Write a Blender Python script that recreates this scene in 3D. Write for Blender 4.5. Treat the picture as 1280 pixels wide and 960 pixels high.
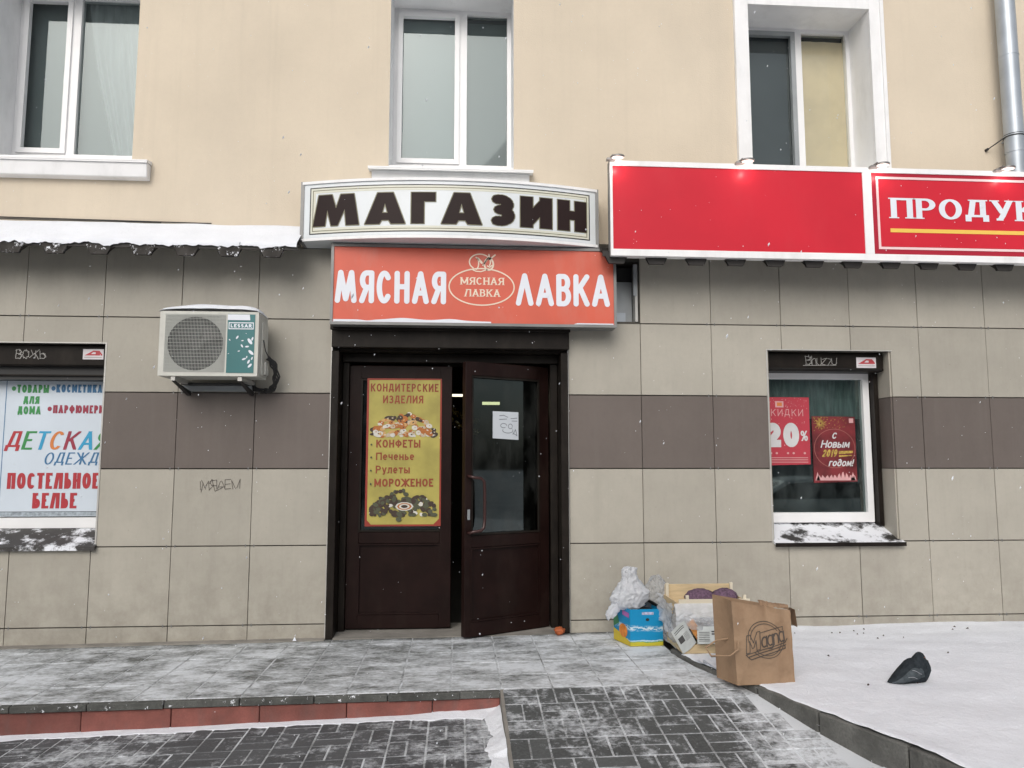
import bpy, bmesh, math, random
from math import sin, cos, pi, radians, hypot
from mathutils import Vector, noise, geometry

for o in list(bpy.data.objects):
    bpy.data.objects.remove(o)
random.seed(7)
S = bpy.context.scene
COL = S.collection

# ------------------------------------------------------------------ camera, sky, sun, exposure
cd = bpy.data.cameras.new('camera'); cam = bpy.data.objects.new('camera', cd); COL.objects.link(cam)
cam.location = (1.023, -6.250, 1.260)
YAW, PITCH = 0.0705, 0.1026
cam.rotation_euler = (pi/2 + PITCH, 0, -YAW)
cd.sensor_fit = 'HORIZONTAL'; cd.sensor_width = 36.0; cd.lens = 36.0*955.26/1280.0
cd.clip_end = 500; cd.clip_start = 0.05
S.camera = cam

SUN_EL, SUN_AZ = radians(36), radians(196)      # azimuth: behind the viewer, a little to the left
W = bpy.data.worlds.new('World'); S.world = W; W.use_nodes = True
nt = W.node_tree; nt.nodes.clear()
sky = nt.nodes.new('ShaderNodeTexSky'); sky.sky_type = 'NISHITA'; sky.sun_disc = False
sky.sun_elevation = SUN_EL; sky.sun_rotation = SUN_AZ
sky.air_density = 1.0; sky.dust_density = 4.0
hs = nt.nodes.new('ShaderNodeHueSaturation'); hs.inputs['Saturation'].default_value = 0.44
bg = nt.nodes.new('ShaderNodeBackground'); bg.inputs['Strength'].default_value = 0.125
wo = nt.nodes.new('ShaderNodeOutputWorld')
nt.links.new(sky.outputs[0], hs.inputs['Color']); nt.links.new(hs.outputs[0], bg.inputs[0]); nt.links.new(bg.outputs[0], wo.inputs[0])

sd = bpy.data.lights.new('sun', 'SUN'); sun = bpy.data.objects.new('sun', sd); COL.objects.link(sun)
sd.energy = 0.75; sd.angle = radians(42); sd.color = (1.0, 0.985, 0.965)
to_sun = Vector((sin(SUN_AZ)*cos(SUN_EL), cos(SUN_AZ)*cos(SUN_EL), sin(SUN_EL)))
sun.rotation_euler = to_sun.to_track_quat('Z', 'Y').to_euler()
sun.location = (0, -20, 20)

S.view_settings.view_transform = 'Standard'; S.view_settings.look = 'None'
S.view_settings.exposure = 0.1; S.view_settings.gamma = 1.0
S.view_settings.use_curve_mapping = False

# ------------------------------------------------------------------ materials
def _n(nt, t, **kw):
    n = nt.nodes.new(t)
    for k, v in kw.items():
        if k in n.inputs: n.inputs[k].default_value = v
        else: setattr(n, k, v)
    return n
def c4(c): return (c[0], c[1], c[2], 1.0)
def geo_pos(nt, scale=(1, 1, 1)):
    g = nt.nodes.new('ShaderNodeNewGeometry')
    m = nt.nodes.new('ShaderNodeMapping'); m.inputs['Scale'].default_value = scale
    nt.links.new(g.outputs['Position'], m.inputs['Vector'])
    return m.outputs[0]
def noise_f(nt, vec, scale, detail=4, rough=.55, lo=.35, hi=.65):
    n = _n(nt, 'ShaderNodeTexNoise'); n.inputs['Scale'].default_value = scale
    n.inputs['Detail'].default_value = detail; n.inputs['Roughness'].default_value = rough
    nt.links.new(vec, n.inputs['Vector'])
    r = nt.nodes.new('ShaderNodeMapRange'); r.inputs['From Min'].default_value = lo; r.inputs['From Max'].default_value = hi
    nt.links.new(n.outputs['Fac'], r.inputs['Value'])
    return r.outputs[0], n.outputs['Fac']
def mixc(nt, fac, a, b, blend='MIX'):
    m = nt.nodes.new('ShaderNodeMix'); m.data_type = 'RGBA'; m.blend_type = blend
    for s, v in ((m.inputs[0], fac), (m.inputs[6], a), (m.inputs[7], b)):
        if isinstance(v, bpy.types.NodeSocket): nt.links.new(v, s)
        elif isinstance(v, (int, float)): s.default_value = v
        else: s.default_value = c4(v)
    return m.outputs[2]
def mathn(nt, op, a, b=0.0, clamp=False):
    m = nt.nodes.new('ShaderNodeMath'); m.operation = op; m.use_clamp = clamp
    for s, v in ((m.inputs[0], a), (m.inputs[1], b)):
        if isinstance(v, bpy.types.NodeSocket): nt.links.new(v, s)
        else: s.default_value = v
    return m.outputs[0]
MATS = {}
def base(name):
    m = bpy.data.materials.new(name); m.use_nodes = True
    MATS[name] = m
    return m, m.node_tree, m.node_tree.nodes['Principled BSDF']
def mk(name, col, rough=.6, var=.12, scale=3.0, dirt=None, dirt_amt=.0, dirt_scale=6., bump=.0, bscale=60., metal=0., spec=.5, obj_var=0.0, stretch=(1, 1, 1), emit=None, es=1.0, snow=0.0, snow_scale=18., fine=0.0):
    m, nt, b = base(name)
    b.inputs['Roughness'].default_value = rough; b.inputs['Metallic'].default_value = metal
    b.inputs['Specular IOR Level'].default_value = spec
    p = geo_pos(nt, stretch)
    f, _ = noise_f(nt, p, scale)
    dark = [x*(1-var) for x in col]; light = [min(1, x*(1+var)) for x in col]
    c = mixc(nt, f, dark, light)
    if fine:
        f2, _ = noise_f(nt, p, 90, 2, .6)
        c = mixc(nt, mathn(nt, 'MULTIPLY', f2, fine), c, [x*.55 for x in col])
    if obj_var:
        oi = nt.nodes.new('ShaderNodeObjectInfo')
        r = nt.nodes.new('ShaderNodeMapRange'); r.inputs['To Min'].default_value = 1-obj_var; r.inputs['To Max'].default_value = 1+obj_var
        nt.links.new(oi.outputs['Random'], r.inputs['Value'])
        v = nt.nodes.new('ShaderNodeVectorMath'); v.operation = 'SCALE'
        nt.links.new(c, v.inputs[0]); nt.links.new(r.outputs[0], v.inputs['Scale'])
        c = v.outputs[0]
    if dirt:
        f3, _ = noise_f(nt, geo_pos(nt, (1, 1, .35)), dirt_scale, 6, .65, .5, .75)
        c = mixc(nt, mathn(nt, 'MULTIPLY', f3, dirt_amt), c, dirt)
    rr = None
    if snow:
        f4, raw = noise_f(nt, geo_pos(nt), snow_scale, 6, .7, .615-snow*.24, (.66 if snow < .49 else .71)-snow*.24)
        c = mixc(nt, f4, c, (.8, .82, .86))
    nt.links.new(c, b.inputs['Base Color'])
    if bump:
        n = _n(nt, 'ShaderNodeTexNoise'); n.inputs['Scale'].default_value = bscale; n.inputs['Detail'].default_value = 4
        nt.links.new(geo_pos(nt), n.inputs['Vector'])
        bp = nt.nodes.new('ShaderNodeBump'); bp.inputs['Strength'].default_value = bump; bp.inputs['Distance'].default_value = .01
        nt.links.new(n.outputs['Fac'], bp.inputs['Height']); nt.links.new(bp.outputs[0], b.inputs['Normal'])
    if emit:
        b.inputs['Emission Color'].default_value = c4(emit); b.inputs['Emission Strength'].default_value = es
    return m

def add_runs(m, col, amt):
    nt = m.node_tree; b = nt.nodes['Principled BSDF']; src = b.inputs['Base Color'].links[0].from_socket
    f, _ = noise_f(nt, geo_pos(nt, (3.5, 1, .12)), 3.0, 6, .7, .52, .8)
    f2, _ = noise_f(nt, geo_pos(nt), 28, 6, .75, .45, .9)
    c = mixc(nt, mathn(nt, 'MULTIPLY', f, amt), src, col)
    c = mixc(nt, mathn(nt, 'MULTIPLY', f2, amt*.8), c, col)
    nt.links.new(c, b.inputs['Base Color'])
    return m
def mk_tile(name, col):
    """porcelain facade tile: faint mottling, dirt splashed up from the pavement, rust-brown smears"""
    m, nt, b = base(name)
    b.inputs['Roughness'].default_value = .42; b.inputs['Specular IOR Level'].default_value = .35
    p = geo_pos(nt)
    f, _ = noise_f(nt, p, 1.7, 5, .6)
    c = mixc(nt, f, [x*.93 for x in col], [x*1.05 for x in col])
    f2, _ = noise_f(nt, geo_pos(nt, (1, 1, .5)), 14, 6, .7, .5, .8)
    c = mixc(nt, mathn(nt, 'MULTIPLY', f2, .16), c, [x*.5 for x in col])
    oi = nt.nodes.new('ShaderNodeObjectInfo')
    r = nt.nodes.new('ShaderNodeMapRange'); r.inputs['To Min'].default_value = .91; r.inputs['To Max'].default_value = 1.05
    nt.links.new(oi.outputs['Random'], r.inputs['Value'])
    v = nt.nodes.new('ShaderNodeVectorMath'); v.operation = 'SCALE'
    nt.links.new(c, v.inputs[0]); nt.links.new(r.outputs[0], v.inputs['Scale']); c = v.outputs[0]
    # splash dirt near the ground
    g = nt.nodes.new('ShaderNodeNewGeometry'); sx = nt.nodes.new('ShaderNodeSeparateXYZ'); nt.links.new(g.outputs['Position'], sx.inputs[0])
    h = nt.nodes.new('ShaderNodeMapRange'); h.inputs['From Min'].default_value = .75; h.inputs['From Max'].default_value = -.1
    nt.links.new(sx.outputs['Z'], h.inputs['Value'])
    f3, _ = noise_f(nt, p, 6, 8, .7, .38, .72)
    c = mixc(nt, mathn(nt, 'MULTIPLY', mathn(nt, 'MULTIPLY', f3, h.outputs[0]), .5), c, (.16, .135, .105))
    f5, _ = noise_f(nt, geo_pos(nt, (1, 1, .25)), 5, 8, .7, .58, .82)
    c = mixc(nt, mathn(nt, 'MULTIPLY', f5, .15), c, (.2, .175, .14))
    f6, _ = noise_f(nt, p, 55, 2, .6, .72, .78)
    c = mixc(nt, mathn(nt, 'MULTIPLY', f6, .6), c, (.12, .1, .08))
    nt.links.new(c, b.inputs['Base Color'])
    return m

def mk_snowy(name, col, cover, streak=(1, 1, 1), big=1.3, fine=32., edge=.10, gx=None):
    """stone swept nearly clean: granular snow caught in patches; gx = extra cover towards x (x0, x1, amount)"""
    m, nt, b = base(name)
    b.inputs['Roughness'].default_value = .75
    p = geo_pos(nt, streak)
    _, n1 = noise_f(nt, p, big, 6, .65)
    _, n2 = noise_f(nt, p, fine, 6, .75)
    _, n3 = noise_f(nt, p, 7.0, 6, .7)
    s = mathn(nt, 'ADD', mathn(nt, 'MULTIPLY', n1, .60), mathn(nt, 'ADD', mathn(nt, 'MULTIPLY', n2, .60), mathn(nt, 'MULTIPLY', n3, .80)))
    # s centred on 1.0
    if gx:
        g = nt.nodes.new('ShaderNodeNewGeometry'); sx = nt.nodes.new('ShaderNodeSeparateXYZ'); nt.links.new(g.outputs['Position'], sx.inputs[0])
        for (ax, a0, a1, amt) in gx:
            h = nt.nodes.new('ShaderNodeMapRange'); h.inputs['From Min'].default_value = a0; h.inputs['From Max'].default_value = a1
            h.inputs['To Max'].default_value = amt
            nt.links.new(sx.outputs[ax], h.inputs['Value'])
            s = mathn(nt, 'ADD', s, h.outputs[0])
    r = nt.nodes.new('ShaderNodeMapRange'); th = 1.0 + (.5-cover)*.5
    r.inputs['From Min'].default_value = th-edge; r.inputs['From Max'].default_value = th+edge*1.6
    nt.links.new(s, r.inputs['Value'])
    oi = nt.nodes.new('ShaderNodeObjectInfo')
    c0 = mixc(nt, oi.outputs['Random'], [x*.75 for x in col], [x*1.3 for x in col])
    f4, _ = noise_f(nt, geo_pos(nt), 70, 3, .6)
    c0 = mixc(nt, mathn(nt, 'MULTIPLY', f4, .5), c0, [x*1.9 for x in col])
    c = mixc(nt, r.outputs[0], c0, (.66, .69, .72))
    nt.links.new(c, b.inputs['Base Color'])
    bp = nt.nodes.new('ShaderNodeBump'); bp.inputs['Strength'].default_value = .6; bp.inputs['Distance'].default_value = .006
    nt.links.new(s, bp.inputs['Height']); nt.links.new(bp.outputs[0], b.inputs['Normal'])
    return m

def mk_snow(name, col=(.80, .82, .87), dirty=.12):
    m, nt, b = base(name)
    b.inputs['Roughness'].default_value = .7; b.inputs['Specular IOR Level'].default_value = .25
    b.inputs['Subsurface Weight'].default_value = 0.0
    f, _ = noise_f(nt, geo_pos(nt), 3, 6, .6)
    c = mixc(nt, f, [x*.93 for x in col], col)
    f2, _ = noise_f(nt, geo_pos(nt), 11, 8, .75, .58, .75)
    c = mixc(nt, mathn(nt, 'MULTIPLY', f2, dirty*2), c, (.5, .47, .44))
    nt.links.new(c, b.inputs['Base Color'])
    n = _n(nt, 'ShaderNodeTexNoise'); n.inputs['Scale'].default_value = 22; n.inputs['Detail'].default_value = 8; n.inputs['Roughness'].default_value = .7
    nt.links.new(geo_pos(nt), n.inputs['Vector'])
    bp = nt.nodes.new('ShaderNodeBump'); bp.inputs['Strength'].default_value = .6; bp.inputs['Distance'].default_value = .02
    nt.links.new(n.outputs['Fac'], bp.inputs['Height']); nt.links.new(bp.outputs[0], b.inputs['Normal'])
    return m

def mk_glass(name, tint=(.75, .85, .82), refl=.12, dirty=.0, dirtcol=(.35, .37, .36), gcol=(.80, .93, .91)):
    m, nt, b = base(name)
    nt.nodes.remove(b); out = nt.nodes['Material Output']
    tr = _n(nt, 'ShaderNodeBsdfTransparent'); tr.inputs['Color'].default_value = c4(tint)
    gl = _n(nt, 'ShaderNodeBsdfGlossy'); gl.inputs['Roughness'].default_value = .03; gl.inputs['Color'].default_value = c4(gcol)
    fr = _n(nt, 'ShaderNodeFresnel'); fr.inputs['IOR'].default_value = 1.5
    fac = mathn(nt, 'ADD', fr.outputs[0], refl, True)
    mx = _n(nt, 'ShaderNodeMixShader')
    nt.links.new(fac, mx.inputs[0]); nt.links.new(tr.outputs[0], mx.inputs[1]); nt.links.new(gl.outputs[0], mx.inputs[2])
    last = mx.outputs[0]
    if dirty:
        df = _n(nt, 'ShaderNodeBsdfDiffuse'); df.inputs['Color'].default_value = c4(dirtcol)
        f, _ = noise_f(nt, geo_pos(nt, (2.2, 1, 1)), 2.6, 7, .65, .42, .72)
        m2 = _n(nt, 'ShaderNodeMixShader')
        nt.links.new(mathn(nt, 'MULTIPLY', f, dirty), m2.inputs[0]); nt.links.new(last, m2.inputs[1]); nt.links.new(df.outputs[0], m2.inputs[2])
        last = m2.outputs[0]
    nt.links.new(last, out.inputs[0])
    return m

def mk_film(name, col, alpha=.6, rough=.25, translucent=.4):
    """thin plastic film"""
    m, nt, b = base(name)
    out = nt.nodes['Material Output']
    b.inputs['Base Color'].default_value = c4(col); b.inputs['Roughness'].default_value = rough
    tl = _n(nt, 'ShaderNodeBsdfTranslucent'); tl.inputs['Color'].default_value = c4(col)
    m1 = _n(nt, 'ShaderNodeMixShader'); m1.inputs[0].default_value = translucent
    nt.links.new(b.outputs[0], m1.inputs[1]); nt.links.new(tl.outputs[0], m1.inputs[2])
    tr = _n(nt, 'ShaderNodeBsdfTransparent')
    m2 = _n(nt, 'ShaderNodeMixShader')
    f, _ = noise_f(nt, geo_pos(nt), 20, 5, .6, .2, .8)
    a = mathn(nt, 'ADD', mathn(nt, 'MULTIPLY', f, .3), alpha-.15, True)
    nt.links.new(a, m2.inputs[0]); nt.links.new(tr.outputs[0], m2.inputs[1]); nt.links.new(m1.outputs[0], m2.inputs[2])
    nt.links.new(m2.outputs[0], out.inputs[0])
    return m

TILE = mk_tile('beige_tile', (.412, .387, .330))
TILE_D = mk_tile('brown_tile', (.146, .122, .108))
PLASTER = mk('plaster', (.675, .585, .460), .85, .05, .9, dirt=(.50, .44, .36), dirt_amt=.3, dirt_scale=1.0, bump=.25, bscale=90)
add_runs(PLASTER, (.42, .37, .29), .15)
add_runs(TILE, (.20, .18, .15), .16); add_runs(TILE_D, (.25, .23, .21), .12)
JOINT = mk('joint_backing', (.085, .078, .066), .9, .4, 2.5)
CONC = mk('concrete', (.24, .225, .20), .9, .2, 5, bump=.4, bscale=50)
WHITEP = mk('white_paint', (.86, .86, .86), .5, .03, 4, dirt=(.5, .5, .49), dirt_amt=.3)
PVC = mk('white_pvc', (.83, .83, .83), .35, .03, 3)
GREYAL = mk('grey_aluminium', (.33, .35, .36), .4, .08, 4, metal=.3)
TRIM = mk('trim_metal', (.5, .49, .46), .4, .08, 4, metal=.3)
BROWNM = mk('dark_brown_metal', (.013, .010, .008), .42, .25, 8, dirt=(.045, .038, .03), dirt_amt=.35, spec=.16)
DOORM = mk('door_brown', (.014, .0062, .0052), .40, .2, 5, dirt=(.035, .025, .02), dirt_amt=.35, spec=.16)
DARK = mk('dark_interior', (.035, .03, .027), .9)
PANE_REFL = mk('painted_pane_reflection', (.098, .128, .130), .9, .05, 2)  # grey that stands in for the sky reflected in the upper panes
CURT = mk('net_curtain', (.205, .245, .25), .9, .1, 9, stretch=(6, 1, .4))
YELLOWBL = mk('beige_blind', (.78, .66, .47), .9, .05, 4)
SILLM = mk('sill_metal', (.04, .037, .035), .5, .2, 9, snow=.5, snow_scale=6.5)
SILLS = mk('sill_snowy', (.03, .028, .026), .5, .2, 9, snow=.95, snow_scale=5.5)
CORR = mk('corrugated_metal', (.020, .017, .015), .6, .2, 9)
CORRS = mk('corrugated_snowy', (.06, .056, .052), .95, .3, 9, snow=.20, snow_scale=24, spec=.1)
SNOW = mk_snow('snow', (.84, .865, .915), .06)
SNOWJ = mk_snowy('joint_snow', (.15, .155, .155), .56, fine=60., big=4., edge=.12, gx=[('X', 2.3, 2.9, .25)])
SNOWC = mk_snow('clean_snow', (.84, .865, .91), .02)
PAVER = mk_snowy('paver_stone', (.062, .066, .066), .28, edge=.10, gx=[('X', 2.45, 3.15, .30), ('Z', -.135, -.10, .03)])
PAVERL = mk_snowy('paver_stone_lower', (.062, .064, .068), .30, edge=.10, gx=[('X', 1.0, 1.3, .12)])
LAND = mk_snowy('landing_stone', (.10, .105, .10), .60, streak=(.6, 1.0, 1), big=2.6, fine=44, edge=.11, gx=[('Y', -.16, .05, -.28), ('X', 1.4, 2.4, .07)])
KERB = mk('kerb_stone', (.135, .135, .125), .9, .3, 7, bump=.7, bscale=60, snow=.0, obj_var=.15, fine=.45)
SLAB = mk('slab_edge', (.085, .087, .08), .85, .3, 9, bump=.6, snow=.03, snow_scale=30, obj_var=.12, fine=.4)
BRICKR = mk('red_kerb_block', (.21, .070, .055), .7, .2, 6, dirt=(.13, .09, .08), dirt_amt=.8, dirt_scale=5, bump=.3, obj_var=.22, fine=.2)
SIGNW = mk('sign_white', (.72, .76, .78), .3, .04, 2, dirt=(.5, .47, .38), dirt_amt=.15)
SIGNC = mk('sign_cream', (.66, .66, .56), .3, .04, 2)
SIGNB = mk('sign_brown', (.020, .010, .009), .5, .1, spec=.2)
SIGNT = mk('sign_olive', (.20, .19, .12), .4, .1)
SIGNK = mk('sign_black', (.02, .02, .02), .4, .1)
ORANGE = mk('sign_orange', (.62, .105, .058), .45, .07, 2.2, dirt=(.55, .22, .17), dirt_amt=.5, dirt_scale=3)
LETW = mk('letter_white', (.74, .77, .83), .35, .03)
CREAMP = mk('emblem_cream', (.80, .66, .52), .35, .03)
PEACH = mk('letter_peach', (.78, .60, .47), .35, .03)
FRAMEG = mk('sign_frame_grey', (.22, .22, .215), .45, .1, 5, metal=.3)
RED = mk('sign_red', (.60, .022, .040), .38, .05, 1.5, dirt=(.62, .07, .08), dirt_amt=.2, dirt_scale=2.5, spec=.22)
REDD = mk('sign_dark_red', (.40, .02, .04), .38, .05, 1.5, spec=.22)
YELL = mk('stripe_yellow', (.85, .55, .10), .35, .03)
PINK = mk('line_pink', (.88, .62, .62), .35, .03)
STEEL = mk('drainpipe_steel', (.42, .46, .50), .38, .08, 5, metal=.45)
CHROME = mk('lamp_metal', (.30, .29, .28), .4, .1, 5, metal=.6)
ACW = mk('ac_casing', (.58, .58, .53), .45, .05, 5, dirt=(.35, .34, .30), dirt_amt=.4)
ACT = mk('ac_teal', (.035, .16, .165), .4, .08)
BLACK = mk('black_rubber', (.02, .02, .02), .5, .1)
ACBLK = mk('ac_dark', (.03, .035, .037), .6, .3, 20)
WIRE = mk('ac_wire', (.42, .43, .40), .45, .05)

# ------------------------------------------------------------------ mesh building
class MB:
    def __init__(s): s.v = []; s.f = []; s.m = []; s.sm = []; s.mats = []
    def mi(s, mat):
        if mat not in s.mats: s.mats.append(mat)
        return s.mats.index(mat)
    def add(s, vs, fs, mat, smooth=False):
        n = len(s.v); k = s.mi(mat)
        s.v += [tuple(p) for p in vs]
        for f in fs: s.f.append(tuple(i+n for i in f)); s.m.append(k); s.sm.append(smooth)
        return s
    def box(s, x0, x1, y0, y1, z0, z1, mat):
        if x0 > x1: x0, x1 = x1, x0
        if y0 > y1: y0, y1 = y1, y0
        if z0 > z1: z0, z1 = z1, z0
        return s.add([(x0, y0, z0), (x1, y0, z0), (x1, y1, z0), (x0, y1, z0), (x0, y0, z1), (x1, y0, z1), (x1, y1, z1), (x0, y1, z1)],
                     [(0, 3, 2, 1), (4, 5, 6, 7), (0, 1, 5, 4), (1, 2, 6, 5), (2, 3, 7, 6), (3, 0, 4, 7)], mat)
    def hexa(s, b, t, mat):      # bottom 4 + top 4 corners, both counter-clockwise from above
        return s.add(list(b)+list(t), [(3, 2, 1, 0), (4, 5, 6, 7), (0, 1, 5, 4), (1, 2, 6, 5), (2, 3, 7, 6), (3, 0, 4, 7)], mat)
    def quad(s, a, b, c, d, mat): return s.add([a, b, c, d], [(0, 1, 2, 3)], mat)
    def tube(s, pts, r, mat, n=8, caps=True, smooth=True):
        pts = [Vector(p) for p in pts]; rings = []; up = None
        for i, p in enumerate(pts):
            t = (pts[min(i+1, len(pts)-1)]-pts[max(i-1, 0)]).normalized()
            if up is None: up = Vector((0, 0, 1)) if abs(t.z) < .9 else Vector((0, 1, 0))
            a = t.cross(up)
            if a.length < 1e-4: a = t.cross(Vector((1, 0, 0)))
            a.normalize(); b = t.cross(a).normalized()
            up = -b if b.dot(up) < 0 else b
            a = t.cross(up).normalized(); b = t.cross(a)
            rr = r[i] if isinstance(r, (list, tuple)) else r
            rings.append([p+a*cos(2*pi*k/n)*rr+b*sin(2*pi*k/n)*rr for k in range(n)])
        vs = [v for R in rings for v in R]; fs = []
        for i in range(len(rings)-1):
            for k in range(n):
                fs.append((i*n+k, i*n+(k+1) % n, (i+1)*n+(k+1) % n, (i+1)*n+k))
        s.add(vs, fs, mat, smooth)
        if caps:
            s.add(rings[0], [tuple(range(n))[::-1]], mat); s.add(rings[-1], [tuple(range(n))], mat)
        return s
    def prism(s, poly, y0, y1, mat):   # poly in (x, z), extruded along y
        n = len(poly)
        vs = [(p[0], y0, p[1]) for p in poly]+[(p[0], y1, p[1]) for p in poly]
        fs = [tuple(range(n)), tuple(range(2*n-1, n-1, -1))]+[(i, i+n, (i+1) % n+n, (i+1) % n) for i in range(n)]
        return s.add(vs, fs, mat)
    def grid(s, fn, nu, nv, mat, smooth=True):
        vs = [fn(i/nu, j/nv) for j in range(nv+1) for i in range(nu+1)]
        fs = [(j*(nu+1)+i, j*(nu+1)+i+1, (j+1)*(nu+1)+i+1, (j+1)*(nu+1)+i) for j in range(nv) for i in range(nu)]
        return s.add(vs, fs, mat, smooth)
    def build(s, name, parent=None, origin=None, bevel=0.0, label=None, cat=None, group=None, kind=None, fix=True):
        if origin is None:
            origin = Vector((0, 0, 0))
            q = parent
            if q is not None: origin = world_loc(q)
        origin = Vector(origin)
        me = bpy.data.meshes.new(name)
        me.from_pydata([tuple(Vector(v)-origin) for v in s.v], [], s.f)
        for m in s.mats: me.materials.append(m)
        me.polygons.foreach_set('material_index', s.m); me.polygons.foreach_set('use_smooth', s.sm)
        me.update()
        if fix:
            bm = bmesh.new(); bm.from_mesh(me); bmesh.ops.recalc_face_normals(bm, faces=bm.faces)
            if bevel:
                bmesh.ops.remove_doubles(bm, verts=bm.verts, dist=1e-5)
                es = [e for e in bm.edges if len(e.link_faces) == 2 and e.calc_face_angle(0) > .5]
                bmesh.ops.bevel(bm, geom=es, offset=bevel, segments=1, affect='EDGES', profile=.5)
            bm.to_mesh(me); bm.free()
        o = bpy.data.objects.new(name, me); COL.objects.link(o)
        if parent is not None:
            o.parent = parent; o.location = origin-world_loc(parent)
        else: o.location = origin
        tag(o, label, cat, group, kind)
        return o
def world_loc(o):
    l = Vector((0, 0, 0))
    while o is not None: l += Vector(o.location); o = o.parent
    return l
def tag(o, label=None, cat=None, group=None, kind=None):
    for k, v in (('label', label), ('category', cat), ('group', group), ('kind', kind)):
        if v: o[k] = v
    return o
def thing(name, loc, label=None, cat=None, group=None, kind=None):
    o = bpy.data.objects.new(name, None); COL.objects.link(o); o.location = loc; o.empty_display_size = .1
    return tag(o, label, cat, group, kind)
def copy_obj(o, parent, loc):
    c = o.copy(); COL.objects.link(c); c.parent = parent; c.location = Vector(loc)-world_loc(parent) if parent else loc
    return c
def copy_tree(o, loc, **kw):
    r = o.copy(); COL.objects.link(r); r.location = loc; tag(r, **kw)
    for ch in list(o.children):
        c = ch.copy(); COL.objects.link(c); c.parent = r
        for g in list(ch.children):
            d = g.copy(); COL.objects.link(d); d.parent = c
    return r
def rect_minus(r, holes):
    """split rectangle (x0,x1,z0,z1) around holes into rectangles"""
    out = [r]
    for h in holes:
        nxt = []
        for (a, b, c, d) in out:
            e, f, g, i = max(a, h[0]), min(b, h[1]), max(c, h[2]), min(d, h[3])
            if e >= f or g >= i: nxt.append((a, b, c, d)); continue
            if a < e: nxt.append((a, e, c, d))
            if f < b: nxt.append((f, b, c, d))
            if c < g: nxt.append((e, f, c, g))
            if i < d: nxt.append((e, f, i, d))
        out = nxt
    return [q for q in out if q[1]-q[0] > .004 and q[3]-q[2] > .004]

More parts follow.
